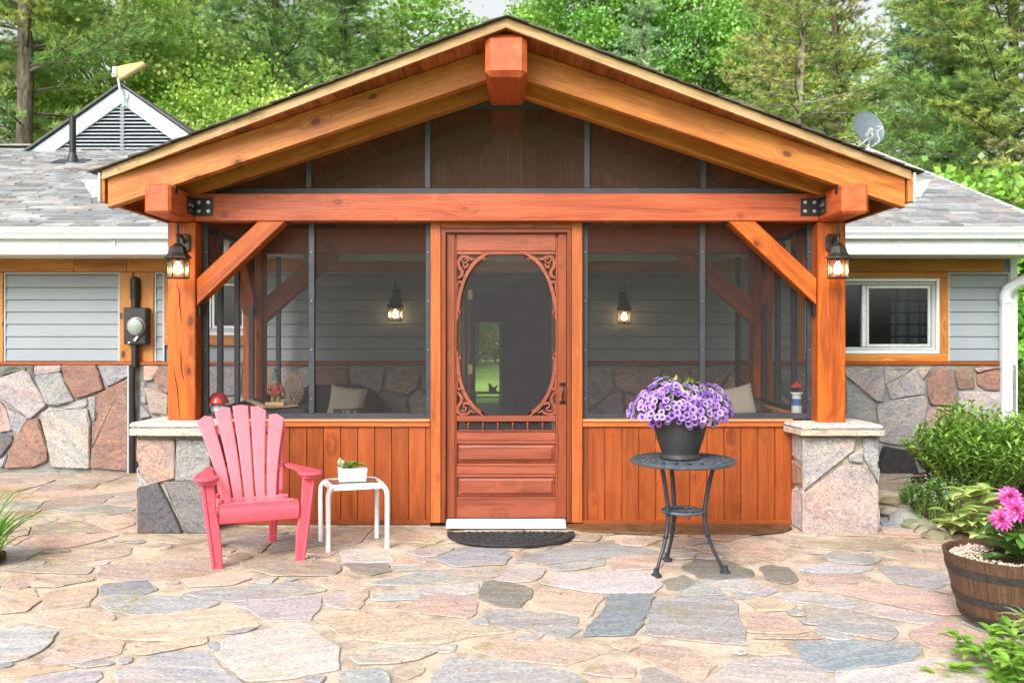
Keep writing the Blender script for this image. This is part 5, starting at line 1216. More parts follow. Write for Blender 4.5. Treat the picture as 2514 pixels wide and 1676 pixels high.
# ---------------- half round doormat
mc=Vector((PX(1254,-.2),-.20,.028))
m=MB(); P=[(.445*math.cos(a),-.43*math.sin(a)**.85) for a in [math.pi*k/40 for k in range(41)]]
m.prism([(x,y) for x,y in P],mc-CZ*.012+CZ*.0,(1,0,0),(0,1,0),(0,0,1),.012,.004)
m.prism([(x,y) for x,y in P+[(p[0]*.90,p[1]*.90-.005) for p in P[::-1]]],mc,(1,0,0),(0,1,0),(0,0,1),.006,.002)
rm=random.Random(3)
for ring in range(1,8):
    f=.88-.11*ring
    for k in range(26-ring*2):
        a=math.pi*(k+.5)/(26-ring*2); x,y=.445*f*math.cos(a),-.43*f*math.sin(a)
        if y>-.01: continue
        w_=.022; s1=rm.choice((-1,1))
        c=mc+Vector((x,y,.002)); q=[c+Vector((math.cos(t*1.1*s1+a)*(.008+.003*t),math.sin(t*1.1*s1+a)*(.008+.003*t),0)) for t in range(5)]
        m.tube(q,.0042,5)
for f in (.82,.60,.38): m.tube([mc+Vector((.445*f*math.cos(a),-.43*f*math.sin(a),.003)) for a in [math.pi*k/30 for k in range(1,30)]],.004,5)
o=obj('doormat',m,M_RUB,None,loc=tuple(mc)); tag(o,'half round black rubber doormat with scroll pattern before the screen door','doormat')
# ---------------- barrel planter
BC=Vector((2.43,-2.27,0))
bt=thing('barrel_planter','brown half barrel planter on casters at the right edge','planter',tuple(BC))
bw_=NT('barrel_plastic'); v=bw_.attr('wc','vec'); x_=bw_.n('SeparateXYZ'); bw_.l(v,x_.inputs[0]); a=bw_.noise(bw_.vmul(v,(6,90,90)),1,4); b=bw_.noise(v,22,4,.7)
jn=bw_.math('LESS_THAN',bw_.math('FRACT',bw_.math('MULTIPLY',x_.outputs[1],10.5)),.03)
k=bw_.mix(bw_.ss(a,.3,.7),(.055,.03,.018,1),(.12,.065,.035,1)); k=bw_.mix(bw_.math('MULTIPLY',bw_.ss(b,.55,.72),.4),k,(.19,.14,.08,1)); k=bw_.mix(bw_.math('MULTIPLY',jn,.7),k,(.02,.012,.008,1)); bw_.base(k,.6,0,.3); bw_.bump(a,.4,.003)
rr_=lambda z:.25+(.33-.25)*((z-.055)/.305)**.85 if z>.055 else .25
zs=[.055,.07,.11,.15,.2,.25,.3,.34,.356]
m=MB(); m.lathe([(.235,.05)]+[(rr_(z),z) for z in zs]+[(.331,.361),(.322,.364),(.314,.358),(.305,.30)],BC,72); obj('barrel_wall',m,bw_.m,bt,True)
for za,zb_ in ((.06,.088),(.14,.178),(.27,.308)):
    m=MB(); m.lathe([(rr_(za)+.0005,za),(rr_(za)+.004,za+.002),(rr_(zb_)+.004,zb_-.002),(rr_(zb_)+.0005,zb_)],BC,72); obj('hoop',m,plain('dark_hoop%d'%int(za*100),(.035,.032,.028),.6,.1,.4,.35,30,0,.4),bt,True)
m=MB(); m.lathe([(.308,.325),(0,.335)],BC,32); obj('soil',m,bedm,bt)
for a in (R(215),R(300),R(60),R(130)):
    m=MB(); c=BC+Vector((math.cos(a)*.20,math.sin(a)*.20,.025)); m.lathe([(0,-.012),(.018,-.012),(.024,-.006),(.024,.006),(.018,.012),(0,.012)],c,14,axis=(1,.3,0)); m.box(c.x-.012,c.x+.012,c.y-.012,c.y+.012,.03,.052,.002); obj('caster',m,M_BLACK,bt)
gr=MB(); rg_=random.Random(9)
for i in range(1500):
    a=rg_.uniform(R(100),R(290)); q=.13+.165*math.sqrt(rg_.random()); c=BC+Vector((math.cos(a)*q,math.sin(a)*q,.335+rg_.uniform(-.004,.008)))
    r=rg_.uniform(.0035,.0075); cc=rg_.choice([(.62,.55,.45),(.45,.33,.24),(.72,.68,.6),(.30,.20,.14),(.55,.42,.30)])
    vs=[c+Vector((r*sx,0,0)) for sx in (-1,1)]+[c+Vector((0,r*sx*.8,0)) for sx in (-1,1)]+[c+Vector((0,0,r*sx*.7)) for sx in (-1,1)]
    gr.add(vs,[(0,2,5),(2,1,5),(1,3,5),(3,0,5),(2,0,4),(1,2,4),(3,1,4),(0,3,4)],None,cc)
gmt=NT('pebble'); gmt.base(gmt.attr('col','col'),.7); o=obj('pebbles',gr,gmt.m,bt); o['kind']='stuff'
# dahlia
def bigleaf(mb,b,d,L,W,c,droop=.6): 
    mb.leaf(b,d,(0,0,1),L,W,droop,c,6,.12,tuple(x*.8 for x in c),.8)
dh=thing('dahlia','dahlia with three magenta blooms growing in the barrel planter','dahlia',(BC.x+.05,BC.y,.335))
m=MB(); st_=MB(); rd=random.Random(4)
dc_=BC+Vector((.05,-.03,.33))
for i in range(130):
    a=rd.uniform(0,6.283); r=rd.uniform(.0,.20); z=rd.uniform(.02,.21); b=dc_+Vector((math.cos(a)*r,math.sin(a)*r,z)); d=Vector((math.cos(a),math.sin(a),rd.uniform(-.1,.7)))
    L=rd.uniform(.07,.115); bigleaf(m,b,d,L,L*.62,rd.choice([(.07,.17,.035),(.10,.23,.045),(.13,.28,.055),(.18,.34,.07)]),rd.uniform(.3,1.0))
    st_.tube([dc_+Vector((math.cos(a)*r*.2,math.sin(a)*r*.2,0)),b],.0025,5,(.12,.2,.05))
obj('leaves',m,M_LEAF,dh); obj('stem',st_,M_LEAF,dh)
def bloom(c,d,r,cols):
    m=MB(); d=Vector(d).normalized(); q=d.to_track_quat('Z','Y').to_matrix()
    for ring in range(6):
        n=14-ring; el=R(4+15*ring); L=r*(1-.12*ring)
        for k in range(n):
            a=2*math.pi*(k+.5*(ring%2))/n+rd.uniform(-.06,.06); dd=q@Vector((math.cos(a)*math.cos(el),math.sin(a)*math.cos(el),math.sin(el)))
            m.leaf(Vector(c)+d*.003*ring,dd,d,L,L*.33,-.1 if ring>2 else .15,rd.choice(cols),4,.35,None,1.3)
    obj('bloom',m,M_PETAL,dh)
MG=[(.62,.09,.42),(.70,.14,.50),(.55,.06,.34),(.78,.28,.60)]
for px,py,yy,r in ((2479,1222,-2.2,.066),(2495,1252,-2.36,.068),(2456,1277,-2.38,.06)):
    c=(PX(px,yy),yy,PZ(py,yy)); bloom(c,(rd.uniform(-.3,.1),-.75,.6),r,MG); st2=MB(); st2.tube([c,(dc_.x,dc_.y,.36)],.004,6,(.12,.22,.05)); obj('stem',st2,M_LEAF,dh)
st2=MB(); c=Vector((PX(2457,-2.3),-2.3,PZ(1246,-2.3))); st2.ball(c,.013,8,(1,1,1),(.50,.30,.05)); obj('bud',st2,M_LEAF,dh)
# ================================================================ THINGS INSIDE THE PORCH
wk=NT('dark_wicker'); v=wk.attr('wc','vec'); x_=wk.n('SeparateXYZ'); wk.l(v,x_.inputs[0])
wv=wk.math('SINE',wk.math('MULTIPLY',x_.outputs[2],420)); wh=wk.math('SINE',wk.math('MULTIPLY',wk.math('ADD',x_.outputs[0],x_.outputs[1]),260))
h=wk.math('MULTIPLY',wv,wh); k=wk.mix(wk.ss(h,-.6,.6),(.018,.015,.014,1),(.075,.065,.06,1)); wk.base(k,.5,0,.4); wk.bump(h,.6,.004); M_WICK=wk.m
M_BEIGE=plain('beige_cushion',(.42,.37,.29),.9,0,.1,.06,40,.3)
def cushion(mb,c,ax,hs,col=(1,1,1)):
    c=Vector(c); n=12; vs=[]; fs=[]; A=[Vector(a).normalized() for a in ax]
    for sd in (1,-1):
        for i in range(n+1):
            for j in range(n+1):
                u,v_=-1+2*i/n,-1+2*j/n; t=(1-u**4)*(1-v_**4); k=1-.07*(1-abs(u)**2*abs(v_)**2)
                vs.append(c+A[0]*hs[0]*u*k+A[1]*hs[1]*v_*k+A[2]*hs[2]*sd*(t**.5+.02))
    N=(n+1)**2
    for i in range(n):
        for j in range(n):
            a=i*(n+1)+j; fs.append((a,a+n+1,a+n+2,a+1)); fs.append((N+a,N+a+1,N+a+n+2,N+a+n+1))
    mb.add(vs,fs,None,col)
def sofa(name,label,x,y,wd,rz,group):
    t=thing(name,label,'armchair',(x,y,.055),group); c,s=math.cos(rz),math.sin(rz)
    U=Vector((c,s,0));V=Vector((-s,c,0));O=Vector((x,y,.055)); P=lambda a,b,z:O+U*a+V*b+CZ*z
    m=MB(); m.obox(P(0,0,.17),(U,V,CZ),(wd/2,.36,.15),.03); obj('seat_base',m,M_WICK,t)
    m=MB(); pr=[(-wd/2,.0),(wd/2,.0),(wd/2,.46),(wd/2-.08,.60),(wd/4,.66),(-wd/4,.66),(-wd/2+.08,.60),(-wd/2,.46)]; m.prism(pr,P(0,.36,.2),U,CZ,-V,.10,.03); obj('backrest',m,M_WICK,t)
    for q in (-1,1): m=MB(); m.prism([(-.36,.0),(.36,.0),(.36,.52),(.2,.50),(-.1,.38),(-.32,.34),(-.36,.28)],P(q*(wd/2-.04)-.04,0,.2),V,CZ,U,.09,.03); obj('arm_rest',m,M_WICK,t)
    m=MB(); cushion(m,P(0,-.02,.38),(U,V,CZ),(wd/2-.1,.32,.07)); obj('seat_cushion',m,M_BEIGE,t); return t
sofa('wicker_armchair','dark wicker armchair inside the porch, left of the screen door, against the back wall',-1.70,2.2,.92,R(8),'wicker armchairs in the porch')
sofa('wicker_armchair','dark wicker armchair inside the porch, behind the petunias on the right',1.62,1.25,.9,R(-58),'wicker armchairs in the porch')
def pillow(label,px,py,y,w_,h_,rot,mat,group=None):
    m=MB(); c=Vector((PX(px,y),y,PZ(py,y))); cushion(m,c,((math.cos(rot),0,math.sin(rot)),(-math.sin(rot),.35,math.cos(rot)),(0,-1,.3)),(w_,h_,.07)); o=obj('pillow',m,mat,None,True,tuple(c)); tag(o,label,'pillow',group); return o
pillow('beige pillow leaning in the left wicker armchair',851,990,1.9,.17,.16,R(-7),M_BEIGE)
pt=NT('leaf_print'); p=pt.attr('wc','vec'); a=pt.vor(p,22); k=pt.mix(pt.ss(pt.noise(p,9),.42,.55),(.04,.10,.08,1),(.45,.30,.14,1)); k=pt.mix(pt.ss(a.outputs['Distance'],.45,.3),(.06,.05,.05,1),k); pt.base(k,.9)
pillow('small leaf print pillow in front of the beige one in the left armchair',855,1030,1.75,.14,.11,R(3),pt.m)
pillow('beige pillow in the right wicker armchair behind the petunias',1812,990,1.15,.15,.15,R(12),M_BEIGE)
# wicker side table behind the left screen
yt=.75; xt=PX(680,yt); zt_=PZ(996,yt)
t=thing('wicker_table','dark wicker table inside the porch behind the pink chair','table',(xt,yt,.055))
m=MB(); m.obox((xt,yt,zt_-.035),((1,0,0),(0,1,0),(0,0,1)),(.28,.25,.03),.012); obj('table_top',m,M_WICK,t)
m=MB(); m.obox((xt,yt,(zt_+.0)/2),((1,0,0),(0,1,0),(0,0,1)),(.25,.22,(zt_-.13)/2),.01); obj('skirt',m,M_WICK,t)
zt_-=.004
m=MB(); xx=PX(672,yt-.1); m.lathe([(0,0),(.15,0),(.19,.012),(.185,.016),(.15,.006),(0,.006)],(xx,yt-.1,zt_),32); o=obj('serving_board',m,plain('cream_board',(.55,.45,.32),.6),None,True,(xx,yt-.1,zt_)); tag(o,'cream round board lying on the dark wicker table','board')
m=MB(); m.obox((PX(632,yt-.1),yt-.12,zt_+.035),((.9,0,-.35),(0,1,0),(.35,0,.9)),(.075,.05,.008),.003); o=obj('book',m,plain('cream_paper',(.55,.48,.36),.8),None,loc=(PX(632,yt-.1),yt-.12,zt_)); tag(o,'pale book propped on the left end of the round board','book')
m=MB(); m.tube([(PX(652,yt-.16),yt-.16,zt_+.027),(PX(697,yt-.16),yt-.16,zt_+.027)],[.02,.02],12); o=obj('candle',m,plain('tan_wax',(.60,.38,.18),.5),None,True,(PX(675,yt-.16),yt-.16,zt_)); tag(o,'tan candle lying on the round board','candle')
# gnome
xg,yg=PX(677,yt-.05),yt-.05
gk=.062
gn=thing('garden_gnome','painted garden gnome with green hat and red coat on the wicker table','gnome',(xg,yg,zt_+.03)); zb=zt_+.008
k=(PZ(905,yg)-zb)/.26
m=MB()
for s in (-1,1): m.tube([(xg+s*.018*k,yg-.01,zb),(xg+s*.018*k,yg,zb+.09*k)],[.014*k,.017*k],10)
obj('trousers',m,plain('ochre_paint',(.34,.24,.04),.5),gn,True)
m=MB()
for s in (-1,1): m.ball((xg+s*.018*k,yg-.015,zb+.008),.016*k,10,(1,1.5,.6))
obj('boots',m,plain('boot_brown',(.08,.04,.02),.5),gn,True)
m=MB(); m.lathe([(.030*k,.07*k),(.036*k,.09*k),(.034*k,.13*k),(.024*k,.155*k),(.01*k,.16*k)],(xg,yg,zb),16); 
for s in (-1,1): m.tube([(xg+s*.03*k,yg,zb+.145*k),(xg+s*.048*k,yg-.012,zb+.115*k),(xg+s*.03*k,yg-.035,zb+.095*k)],[.012*k,.012*k,.009*k],8)
obj('coat',m,plain('coat_red',(.42,.06,.035),.5),gn,True)
m=MB(); m.ball((xg,yg-.004,zb+.172*k),.021*k,14); m.ball((xg,yg-.024*k,zb+.168*k),.006*k,8); 
for s in (-1,1): m.ball((xg+s*.028*k,yg-.04*k,zb+.095*k),.008*k,8)
obj('face',m,plain('gnome_skin',(.55,.30,.2),.5),gn,True)
m=MB(); m.lathe([(0,-.055*k),(.014*k,-.03*k),(.021*k,-.005*k),(.018*k,.004*k),(0,.006*k)],(xg,yg-.014*k,zb+.165*k),12); obj('beard',m,plain('beard_grey',(.35,.25,.2),.8),gn,True)
m=MB(); m.tube([(xg,yg,zb+.178*k),(xg,yg,zb+.19*k),(xg-.002,yg+.004,zb+.215*k),(xg-.006*k,yg+.006,zb+.245*k),(xg-.006*k,yg,zb+.26*k)],[.026*k,.025*k,.017*k,.011*k,.004*k],12); obj('hat',m,plain('hat_green',(.07,.17,.13),.5),gn,True)
# twig lantern
xl,yl=PX(721,yt+.02),yt+.02; zl=zt_+.10
tw=thing('twig_lantern','round open lantern woven of pale twigs, right of the gnome','lantern',(xl,yl,zt_))
m=MB(); rw_=random.Random(8); hl=(PZ(905,yl)-zt_)
for k_ in range(18):
    for dr in (-1,1):
        a0=2*math.pi*k_/18; P=[]
        for i in range(9):
            u=i/8; r=.016+.066*math.sin(math.pi*min(1,u*.93+.05))**.8; a=a0+dr*u*1.7; P.append((xl+math.cos(a)*r,yl+math.sin(a)*r,zt_+.006+u*hl*.85))
        m.tube(P,.0022,4)
for i in range(36):
    a=rw_.uniform(0,6.28); z=zt_+(.03+.0*i if i%2 else hl*.85); d=Vector((math.cos(a),math.sin(a),rw_.uniform(-.2,.8)))*rw_.uniform(.03,.07); m.tube([(xl,yl,z),Vector((xl,yl,z))+d*.6+Vector((0,0,.006)),Vector((xl,yl,z))+d],[.0012]*3,3)
obj('twig_cage',m,plain('pale_twig',(.42,.31,.19),.8),tw)
m=MB(); m.lathe([(.015,0),(.022,.01),(.022,.05),(.02,.052)],(xl,yl,zt_+.03),14); obj('glass_cup',m,glass('cup_glass',(.9,.9,.9),.08),tw,True)
# mushroom and lighthouse on the sill inside the screens
ym=.22; xm_=PX(536,ym); zs=PZ(1010,ym)-.012; 
t=thing('mushroom_ornament','ceramic mushroom with red dotted cap behind the left screen corner','mushroom',(xm_,ym,zs))
sc_=(PX(560,ym)-PX(512,ym))
m=MB(); m.lathe([(sc_*.22,0),(sc_*.40,.01),(sc_*.43,.035),(sc_*.36,.062),(sc_*.30,.075)],(xm_,ym,zs),24); obj('stalk',m,plain('glazed_white',(.50,.55,.60),.3),t,True)
m=MB(); z=zs+.07; m.lathe([(0,-.004),(sc_*.3,-.002),(sc_*.52,.004),(sc_*.54,.014),(sc_*.46,.04),(sc_*.36,.064),(sc_*.2,.086),(0,.092)],(xm_,ym,z),28); 
rc=NT('glazed_red'); tc=rc.n('NewGeometry').outputs['Position']; rc.base((.42,.035,.03),.25); ca=obj('cap',m,rc.m,t,True)
m=MB()
for a,h_ in ((-2.2,.03),(-1.5,.05),(-.9,.03),(-1.8,.075),(-.4,.05),(-2.8,.05),(-1.2,.02)):
    r=sc_*(.50-.45*(h_/.09)**1.6); m.ball((xm_+math.cos(a)*r,ym+math.sin(a)*r,z+h_),.006,8)
obj('spot',m,M_WPOT,ca,True)
yl2=.22; xl2=PX(1956,yl2); z0_=PZ(1028,yl2)+.0; kz=(PZ(938,yl2)-z0_)/.27
t=thing('lighthouse_ornament','toy lighthouse with red roof and blue and white bands behind the right screen corner','lighthouse',(xl2,yl2,z0_))
BD=[(.0,.045,'tower_red',(.42,.04,.05)),(.045,.10,'tower_white',(.6,.6,.6)),(.10,.15,'tower_blue',(.03,.14,.34)),(.15,.185,'tower_white2',(.62,.64,.66))]
for a,b,nm,c in BD:
    m=MB(); r=lambda h:(.042-.05*h)*kz; m.lathe([(r(a),a*kz),(r(b),b*kz)],(xl2,yl2,z0_),28); obj('tower_band',m,plain(nm,c,.5),t,True)
m=MB(); m.lathe([(.034*kz,.180*kz),(.044*kz,.185*kz),(.044*kz,.197*kz),(0,.197*kz)],(xl2,yl2,z0_),28); obj('gallery',m,M_WPOT,t)
m=MB()
for k_ in range(8): a=math.pi*k_/4; m.tube([(xl2+math.cos(a)*.026*kz,yl2+math.sin(a)*.026*kz,z0_+.197*kz),(xl2+math.cos(a)*.026*kz,yl2+math.sin(a)*.026*kz,z0_+.235*kz)],.0018,5)
m.lathe([(.012*kz,.197*kz),(.012*kz,.232*kz)],(xl2,yl2,z0_),10); obj('lamp_room',m,M_BLACK,t)
m=MB(); m.lathe([(.042*kz,.232*kz),(.044*kz,.238*kz),(.022*kz,.258*kz),(.006*kz,.268*kz),(.004*kz,.285*kz),(0,.287*kz)],(xl2,yl2,z0_),24); obj('roof',m,plain('roof_red',(.45,.05,.05),.4),t,True)
m=MB(); m.tube(catmull([(xl2+.045,yl2-.01,z0_),(xl2+.05,yl2-.01,z0_+.03),(xl2+.065,yl2-.01,z0_+.04),(xl2+.07,yl2-.01,z0_+.02),(xl2+.06,yl2-.01,z0_+.0)],4),.003,5); obj('rope',m,M_BEIGE,t)
# hen figurine and black console in the room behind
yc_=9.2; xa_,xb_=PX(1161,yc_),PX(1262,yc_); zc_=PZ(962,yc_)
t=thing('console_table','thin black table seen through the screen door against the green garden','table',((xa_+xb_)/2,yc_,.07))
m=MB(); m.box(xa_,xb_,yc_-.2,yc_+.2,zc_-.022,zc_,.003); m.box(xa_,xb_,yc_-.19,yc_-.17,PZ(974,yc_),PZ(971,yc_),.002); obj('table_top',m,M_BLACK,t)
for x in (xa_+.03,xb_-.03):
    for y_ in (-.18,.18): m=MB(); m.box(x-.02,x+.02,yc_+y_-.02,yc_+y_+.02,.07,zc_-.023,.002); obj('leg',m,M_BLACK,t)
xh_=PX(1211,yc_); zz=zc_
m=MB(); P=[(-.075,0),(.075,0),(.055,.05),(.085,.10),(.10,.13),(.075,.125),(.05,.10),(.0,.085),(-.03,.12),(-.05,.155),(-.07,.16),(-.085,.145),(-.10,.13),(-.085,.125),(-.08,.08),(-.085,.04)]
m.prism([(a*.9,b*.9+.012) for a,b in P],(xh_,yc_-.15,zz),(1,0,0),(0,0,1),(0,1,0),.06,.012); m.box(xh_-.14,xh_+.14,yc_-.18,yc_-.06,zz,zz+.014,.003)
o=obj('hen_figurine',m,M_BLACK,None,loc=(xh_,yc_-.12,zz)); tag(o,'dark hen figurine on the black table seen through the screen door','figurine')
# ================================================================ GARDEN
rg=random.Random(77)
sm_=NT('river_stone'); v=sm_.attr('wc','vec'); c=sm_.attr('col','col'); a=sm_.noise(v,9,5,.6); k=sm_.mix(sm_.ss(a,.35,.65),sm_.mix(1,c,(.7,.7,.7,1),'MULTIPLY'),c); k=sm_.mix(sm_.math('MULTIPLY',sm_.ss(sm_.noise(v,4),.5,.62),.5),k,(.12,.16,.05,1)); sm_.base(k,.8); sm_.bump(a,.4,.01)
RK=[(2193,1232,.13,(.46,.36,.22),'round buff rock at the far end of the bed edging'),(2190,1258,.13,(.50,.46,.34),'pale yellowish edging rock second from the far end'),(2219,1247,.10,(.34,.30,.22),'brownish edging rock beside the fern'),(2225,1272,.14,(.44,.44,.44),'grey streaked edging rock in the middle of the row'),(2252,1287,.12,(.40,.38,.26),'mossy edging rock right of the grey one'),(2276,1299,.11,(.42,.39,.28),'small mossy edging rock near the hosta'),(2297,1311,.10,(.36,.30,.20),'last edging rock beside the hosta leaves')]
for px,py,r,c,lb in RK:
    p=G(px,py,.03); m=MB(); m.ball((p.x,p.y,.02),r*.85,14,(1,.8,.5),tuple(x*.62 for x in c),.5); o=obj('edging_rock',m,sm_.m,None,True,(p.x,p.y,0)); tag(o,lb,'rock','rocks edging the garden bed')
def bush(name,label,cat,c,rad,h,nst,leafL,leafW,cols,lean=.5,flw=None,up=.7,den=18,mat=None):
    t=thing(name,label,cat,tuple(c)); lv=MB(); stm=MB(); c=Vector(c)
    for i in range(nst):
        a=rg.uniform(0,6.283); q=math.sqrt(rg.random()); top=c+Vector((math.cos(a)*rad[0]*q,math.sin(a)*rad[1]*q,h*(1-.45*q*q)*rg.uniform(.8,1.08))); b=c+Vector((math.cos(a)*rad[0]*q*.45,math.sin(a)*rad[1]*q*.45,0))
        stm.tube([b,(b+top)/2+Vector((0,0,.03)),top],[.004,.003,.0015],4,(.14,.2,.05))
        for k in range(den):
            u=(k+.5)/den; u=.12+.88*u; p=b+(top-b)*u+Vector((0,0,.03*math.sin(u*3.1)))
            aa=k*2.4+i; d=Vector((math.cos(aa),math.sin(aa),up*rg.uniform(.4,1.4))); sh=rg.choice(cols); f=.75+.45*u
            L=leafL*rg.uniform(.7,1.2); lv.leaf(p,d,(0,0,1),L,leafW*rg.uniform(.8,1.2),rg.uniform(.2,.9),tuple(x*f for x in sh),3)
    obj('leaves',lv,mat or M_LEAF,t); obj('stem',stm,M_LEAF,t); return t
BG=[(.15,.30,.05),(.22,.40,.06),(.28,.46,.09),(.10,.22,.04),(.36,.50,.13)]
p=G(2395,1215,0)
bush('leafy_shrub','large bushy green perennial against the stone wall, right of the porch','shrub',(p.x,p.y,0),(.62,.5),.80,360,.085,.026,BG)
p=G(2520,1200,0); bush('leafy_shrub','tall leafy perennial at the right edge, under the white downspout','shrub',(p.x+.25,p.y+.1,0),(.5,.5),.72,240,.085,.027,BG)
p=G(2505,1085,0); bush('leafy_shrub','light green shrub growing beyond the house corner','shrub',(5.9,3.6,0),(.9,.8),1.2,260,.10,.035,[(.14,.28,.04),(.2,.36,.06)])
p=G(2268,1268,0); bush('low_fern_plant','low feathery dark green plant in front of the large perennial','plant',(p.x+.12,p.y+.12,0),(.26,.2),.30,90,.045,.014,[(.06,.16,.02),(.10,.22,.03)],den=12)
# fern rosette
p=G(2222,1250,0); t=thing('fern','small upright fern beside the edging rocks','fern',(p.x,p.y,0)); m=MB()
for i in range(11):
    a=rg.uniform(0,6.28); d=Vector((math.cos(a)*.35,math.sin(a)*.35,1)); L=rg.uniform(.13,.2); b=Vector((p.x,p.y,.01)); 
    for k in range(14):
        u=k/14; q=b+d.normalized()*L*u; 
        for s in (-1,1): m.leaf(q,Vector((-d.y*3*s+.1,d.x*3*s,.25))+Vector((s,0,0))*.6,(0,-1,0),.028*(1.1-u),.010,.2,(.08,.20,.03),2)
obj('fronds',m,M_LEAF,t)
# hosta
p=G(2395,1345,0); t=thing('hosta','variegated hosta with yellow and green leaves behind the barrel','hosta',(p.x+.05,p.y+.2,0)); m=MB()
for i in range(80):
    a=rg.uniform(0,6.283); tt=rg.random(); c=Vector((p.x+.06+rg.uniform(-.14,.16),p.y+.22+rg.uniform(-.12,.12),.05+.28*(1-tt)))
    d=Vector((math.cos(a),math.sin(a)*.9,.55-.5*tt)); L=rg.uniform(.12,.17)
    g_=rg.choice([(.12,.26,.04),(.18,.34,.06)]); ye=rg.choice([(.66,.64,.34),(.58,.60,.26)])
    m.leaf(c,d,(0,0,1),L,L*.56,.7,ye,5,.22,g_,.75)
obj('leaves',m,M_LEAF,t)
# forget-me-nots
p=G(2310,1290,0); t=thing('forget_me_not','wispy stems of tiny white flowers between the rocks and the hosta','flower',(p.x,p.y,0)); m=MB(); f_=MB()
for i in range(34):
    b=Vector((p.x+rg.uniform(-.16,.2),p.y+rg.uniform(-.05,.3),0)); top=b+Vector((rg.uniform(-.1,.1),rg.uniform(-.1,.05),rg.uniform(.15,.36))); m.tube([b,(b+top)/2+Vector((.01,0,.02)),top],[.002,.0015,.001],4,(.18,.28,.07))
    for k in range(12): q=b+(top-b)*rg.uniform(.1,1); a=rg.uniform(0,6.3); m.leaf(q,(math.cos(a),math.sin(a),.5),(0,0,1),.028,.008,.3,(.14,.27,.05),2)
    for k in range(4): q=top+Vector((rg.uniform(-.015,.015),rg.uniform(-.015,.015),rg.uniform(-.03,.01))); f_.ball(q,.0055,5,(1,1,.5),(.7,.72,.85))
obj('stem',m,M_LEAF,t); obj('flowers',f_,M_PETAL,t)
# bottom right plants
t=thing('peony_plant','bright green leafy plant in the bottom right corner','plant',(2.02,-2.95,0)); m=MB(); s_=MB()
for i in range(60):
    c=Vector((PX(rg.uniform(2370,2600),-2.9),-2.95+rg.uniform(-.25,.25),0)); top=Vector((c.x+rg.uniform(-.06,.06),c.y+rg.uniform(-.05,.05),rg.uniform(.02,.17))); s_.tube([Vector((2.05,-2.95,0)),c*.5+Vector((1.02,-1.47,.04)),top],.003,5,(.2,.34,.06))
    for k in range(6):
        a=rg.uniform(0,6.283); d=Vector((math.cos(a),math.sin(a),rg.uniform(0,.6))); L=rg.uniform(.05,.085); m.leaf(top+d*.01,d,(0,0,1),L,L*.45,.6,rg.choice([(.22,.42,.05),(.16,.34,.04),(.28,.48,.07),(.12,.27,.04)]),5,.15)
for (px,py) in ((2300,1655),(2330,1640),(2355,1640),(2400,1600),(2450,1585)):
    yy=-2.9; q=Vector((PX(px,yy),yy,PZ(py,yy))); s_.tube([Vector((q.x+.12,yy,.0)),q],.003,5,(.2,.34,.06))
    for k in range(5): a=rg.uniform(0,6.283); m.leaf(q,(math.cos(a),math.sin(a)*.6,rg.uniform(-.1,.5)),(0,0,1),.075,.032,.5,rg.choice([(.22,.42,.05),(.28,.48,.07)]),5,.15)
obj('leaves',m,M_LEAF,t); obj('stem',s_,M_LEAF,t)
t=thing('striped_grass','white edged grassy tuft in front of the barrel at the right edge','grass',(PX(2540,-2.75),-2.75,0)); m=MB()
for i in range(26):
    b=Vector((PX(2545,-2.75)+rg.uniform(-.03,.05),-2.75+rg.uniform(-.04,.04),.10+.08*rg.random())); a=rg.uniform(R(110),R(260)); m.leaf(b,(math.cos(a),math.sin(a)*.4,rg.uniform(-.1,.8)),(0,0,1),rg.uniform(.1,.2),.014,.8,(.25,.42,.08),6,.2,(.62,.66,.45))
obj('blades',m,M_LEAF,t)
# grass tuft at the left edge
b0=Vector((-3.24,-1.05,0)); t=thing('grass_tuft','arching green strap leaved plant at the left edge','grass',tuple(b0)); m=MB()
for i in range(85):
    a=rg.uniform(0,6.283); b=b0+Vector((rg.uniform(-.14,.10),rg.uniform(-.1,.1),rg.uniform(0,.05))); m.leaf(b,(math.cos(a)*.6,math.sin(a)*.6,rg.uniform(.6,1.8)),(0,0,1),rg.uniform(.3,.6),.02,rg.uniform(1.1,2.4),rg.choice([(.10,.26,.04),(.16,.36,.06),(.22,.44,.09)]),9,.2)
obj('blades',m,M_LEAF,t)
m=MB(); m.ball((PX(-2,-1.1),-1.15,PZ(1178,-1.1)),.018,8,(1,1,.7),(.45,.35,.7)); o=obj('bloom',m,M_PETAL,t)
# litter: bits of bark, needles and pollen husks on the paving
m=MB()
for i in range(420):
    x=rg.uniform(-4.2,3.0); y=-3.2+3.1*rg.random()**.6
    if y>-.22 and abs(x)>1.9 and abs(x)<2.8: continue
    z=.0125+.0; a=rg.uniform(0,6.3); L=rg.uniform(.006,.022); m.leaf((x,y,z),(math.cos(a),math.sin(a),.06),(0,0,1),L,L*rg.choice((.15,.5,.6)),.1,rg.choice([(.10,.05,.02),(.2,.12,.05),(.45,.36,.12),(.05,.03,.02),(.3,.2,.1)]),2)
o=obj('leaf_litter',m,M_LEAF,None); o['kind']='stuff'; o['label']='scattered bits of bark and dry leaf on the paving'
# fallen petals on the stones
for px,py,c,lb in ((1972,1382,(.35,.2,.6),'small purple petal lying on the paving, nearer the pier'),(1882,1419,(.4,.25,.6),'small purple petal lying on the dark stone right of the iron table'),(1082,1330,(.12,.3,.05),'tiny green leaf lying left of the doormat')):
    p=G(px,py,.026); m=MB(); m.leaf((p.x-.012,p.y,.026),(1,.2,.15),(0,0,1),.026,.018,.2,c,4,.3); o=obj('fallen_petal',m,M_PETAL,None,loc=(p.x,p.y,.02)); tag(o,lb,'petal')
